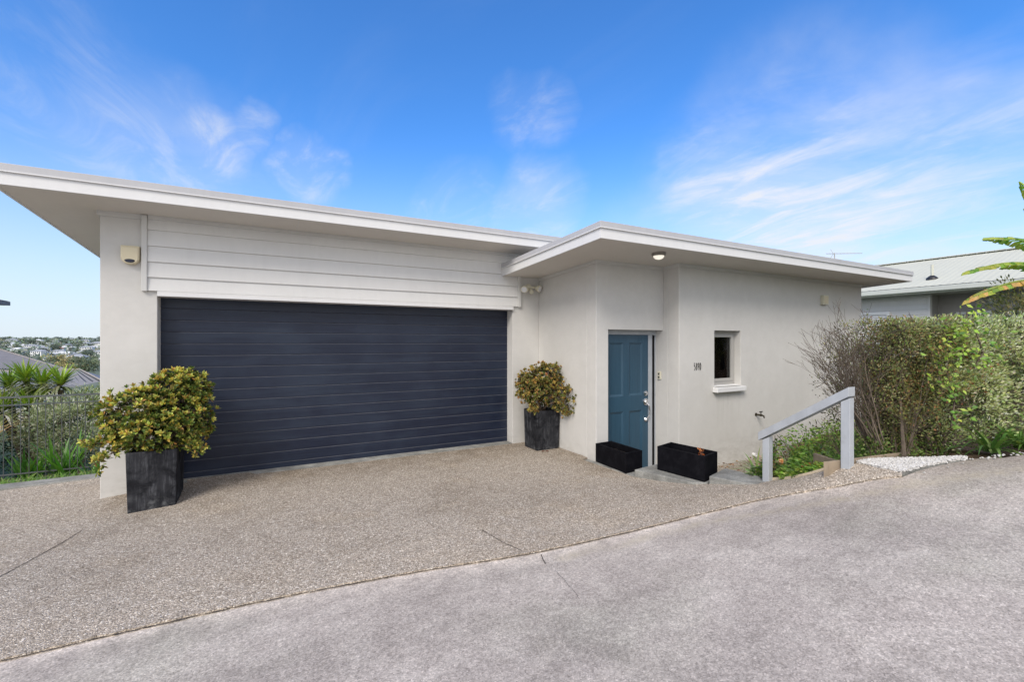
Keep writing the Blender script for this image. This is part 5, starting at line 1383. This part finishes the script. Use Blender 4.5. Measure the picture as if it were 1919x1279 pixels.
for i in range(10):
    D = R.uniform(150, 210); a = R.uniform(-1.02, -.93); ft('ochre' if i < 6 else 'mid', a * D, D, R.uniform(.55, .8), 9.5 + 8)
for i in range(16):
    D = R.uniform(90, 130); a = -1.16 + .07 * R.random() if i < 8 else R.uniform(-.95, -.85); ft(R.choice(['mid', 'dark', 'ochre']), a * D, D, R.uniform(.35, .55), (3.2 if i < 8 else 2.2))
q = MB()
for i in range(17000):
    D = 430 + 1500 * R.random(); a = R.uniform(-1.3, -.75) if i < 9000 else R.uniform(-2.3, -.4); p = W(a * D, D); s = R.uniform(2.5, 5.5)
    c = R.choice([(.22, .27, .21), (.26, .30, .22), (.25, .30, .27)])  # pale bluish greens carry the painted distance haze
    q.leaf((p.x, p.y, far_z(p.x, p.y) + R.uniform(.5, 5)), rdir(.6), s, s * .8, rcol(c, .3))
tag(q.build('woodland', M['far_leaf']), 'mass of suburban tree cover on the far hills', 'woodland', kind='stuff')

# ------------------------------------------------------------------ light and sky
SDIR = Vector((-.70, -.62, .80)).normalized()
el = math.asin(SDIR.z); azm = math.atan2(SDIR.x, SDIR.y)
sun = bpy.data.lights.new('sun', 'SUN'); sun.energy = 2.8; sun.angle = rad(26); sun.color = (1, .92, .825)
so = bpy.data.objects.new('sun', sun); COL.objects.link(so); so.rotation_euler = SDIR.to_track_quat('Z', 'Y').to_euler(); so.location = (-20, -20, 25)
world = bpy.data.worlds.new('World'); scene.world = world; world.use_nodes = True
t = NT(world.node_tree); bg = t.n['Background']
sky = t.new('ShaderNodeTexSky'); sky.sky_type = 'NISHITA'; sky.sun_disc = False; sky.sun_elevation = el; sky.sun_rotation = azm; sky.air_density = 1.0; sky.dust_density = .6; sky.ozone_density = 2.5
tc = t.new('ShaderNodeTexCoord'); D_ = tc.outputs['Generated']
sep = t.new('ShaderNodeSeparateXYZ'); t.l.new(D_, sep.inputs[0]); dx, dy, dz = sep.outputs
SKY_K = .10
hs = t.new('ShaderNodeHueSaturation'); hs.inputs['Saturation'].default_value = 1.12; hs.inputs['Value'].default_value = 1.0; t.l.new(sky.outputs[0], hs.inputs['Color'])
skyc = t.mix(1.0, hs.outputs[0], (1.05, 1.82, 2.55), 'MULTIPLY')
# horizon haze, whiter low down
hz_ = t.maprange(dz, -.02, .46, 1, 0)
skyc = t.mix(t.math('MULTIPLY', t.math('POWER', hz_, 1.5), .9), skyc, (8.1, 8.8, 9.6))
# cirrus on a high layer
zz = t.math('ADD', t.math('MAXIMUM', dz, 0.0), .12)
cx = t.math('DIVIDE', dx, zz); cy = t.math('DIVIDE', dy, zz)
cv = t.new('ShaderNodeCombineXYZ'); t.l.new(cx, cv.inputs[0]); t.l.new(cy, cv.inputs[1])
cpos = cv.outputs[0]
n1 = t.noise(t.mapping(cpos, (1.1, .55, 1), (0, 0, rad(35)), (3.3, 1.7, 0)), 1.0, 9, .62, 1.4)
n2 = t.noise(t.mapping(cpos, (.5, .5, 1), (0, 0, 0), (9.1, 4.2, 0)), .8, 4, .5)
wis = t.math('MULTIPLY', t.maprange(n1, .47, .80), t.maprange(n2, .40, .62))
wn_ = t.new('ShaderNodeTexNoise'); t.l.new(D_, wn_.inputs['Vector']); wn_.inputs['Scale'].default_value = 4.5; wn_.inputs['Detail'].default_value = 5
ws_ = t.new('ShaderNodeVectorMath', operation='MULTIPLY_ADD'); t.l.new(wn_.outputs[1], ws_.inputs[0]); ws_.inputs[1].default_value = (.26, .26, .12); wo_ = t.new('ShaderNodeVectorMath', operation='ADD'); t.l.new(D_, wo_.inputs[0]); wo_.inputs[1].default_value = (-.13, -.13, -.06); t.l.new(wo_.outputs[0], ws_.inputs[2])
wnn = t.new('ShaderNodeVectorMath', operation='NORMALIZE'); t.l.new(ws_.outputs[0], wnn.inputs[0]); DW = wnn.outputs[0]
def blob(px, py, r, k):
    a = (px - 959.5) / 853; b = (642 - py) / 853; v = Vector((a * CS + SN, -a * SN + CS, b)).normalized()
    dp = t.new('ShaderNodeVectorMath', operation='DOT_PRODUCT'); t.l.new(DW, dp.inputs[0]); dp.inputs[1].default_value = v
    return t.math('MULTIPLY', t.maprange(dp.outputs['Value'], math.cos(r), 1.0), k)
fine = t.maprange(t.noise(t.mapping(cpos, (1.5, .7, 1), (0, 0, rad(-30)), (1.3, 5.7, 0)), 2.4, 12, .64, .8), .42, .72)
bl_ = None
for (px, py, r, k) in ((1480, 380, .22, 1.0), (1330, 350, .14, .7), (1700, 340, .2, .5), (390, 280, .09, .85), (590, 308, .08, .8), (480, 225, .06, .55), (980, 222, .09, .45), (1010, 395, .13, .6), (200, 245, .16, .4), (60, 110, .16, .22), (850, 370, .09, .4), (340, 345, .1, .5)):
    b_ = blob(px, py, r, k); bl_ = b_ if bl_ is None else t.math('MAXIMUM', bl_, b_)
den = t.math('MAXIMUM', t.math('MULTIPLY', wis, .14), t.math('MULTIPLY', bl_, t.math('MULTIPLY_ADD', fine, .66, .15)))
vs_ = t.maprange(t.noise(t.mapping(cpos, (.8, .8, 1), (0, 0, 0), (2.2, 8.8, 0)), .9, 8, .6, .4), .30, .68)
soft = None
for (px, py, r, k) in ((1500, 400, .34, .62), (1000, 415, .14, .25), (340, 340, .2, .2), (1800, 330, .2, .3)):
    b_ = blob(px, py, r, k); soft = b_ if soft is None else t.math('MAXIMUM', soft, b_)
den = t.math('ADD', den, t.math('MULTIPLY', soft, vs_), clamp=True)
# unseen bright cloud added behind the viewer to light the facade
bk_ = t.maprange(t.math('ADD', t.math('MULTIPLY', dx, -SN), t.math('MULTIPLY', dy, -CS)), -.05, .35)
fill_cloud = t.math('MULTIPLY', t.maprange(t.noise(cpos, .9, 6, .55), .28, .50), bk_)
den = t.math('MAXIMUM', t.math('MULTIPLY', den, .9), t.math('MULTIPLY', fill_cloud, .85))
up_ = t.maprange(dz, .0, .05)
ccol = t.mix(bk_, (8.8, 8.9, 9.2), (15.0, 14.2, 13.2))
skyc = t.mix(t.math('MULTIPLY', den, up_), skyc, ccol)
t.l.new(skyc, bg.inputs[0]); bg.inputs[1].default_value = SKY_K

for o in scene.objects:
    if '_o' in o: del o['_o']
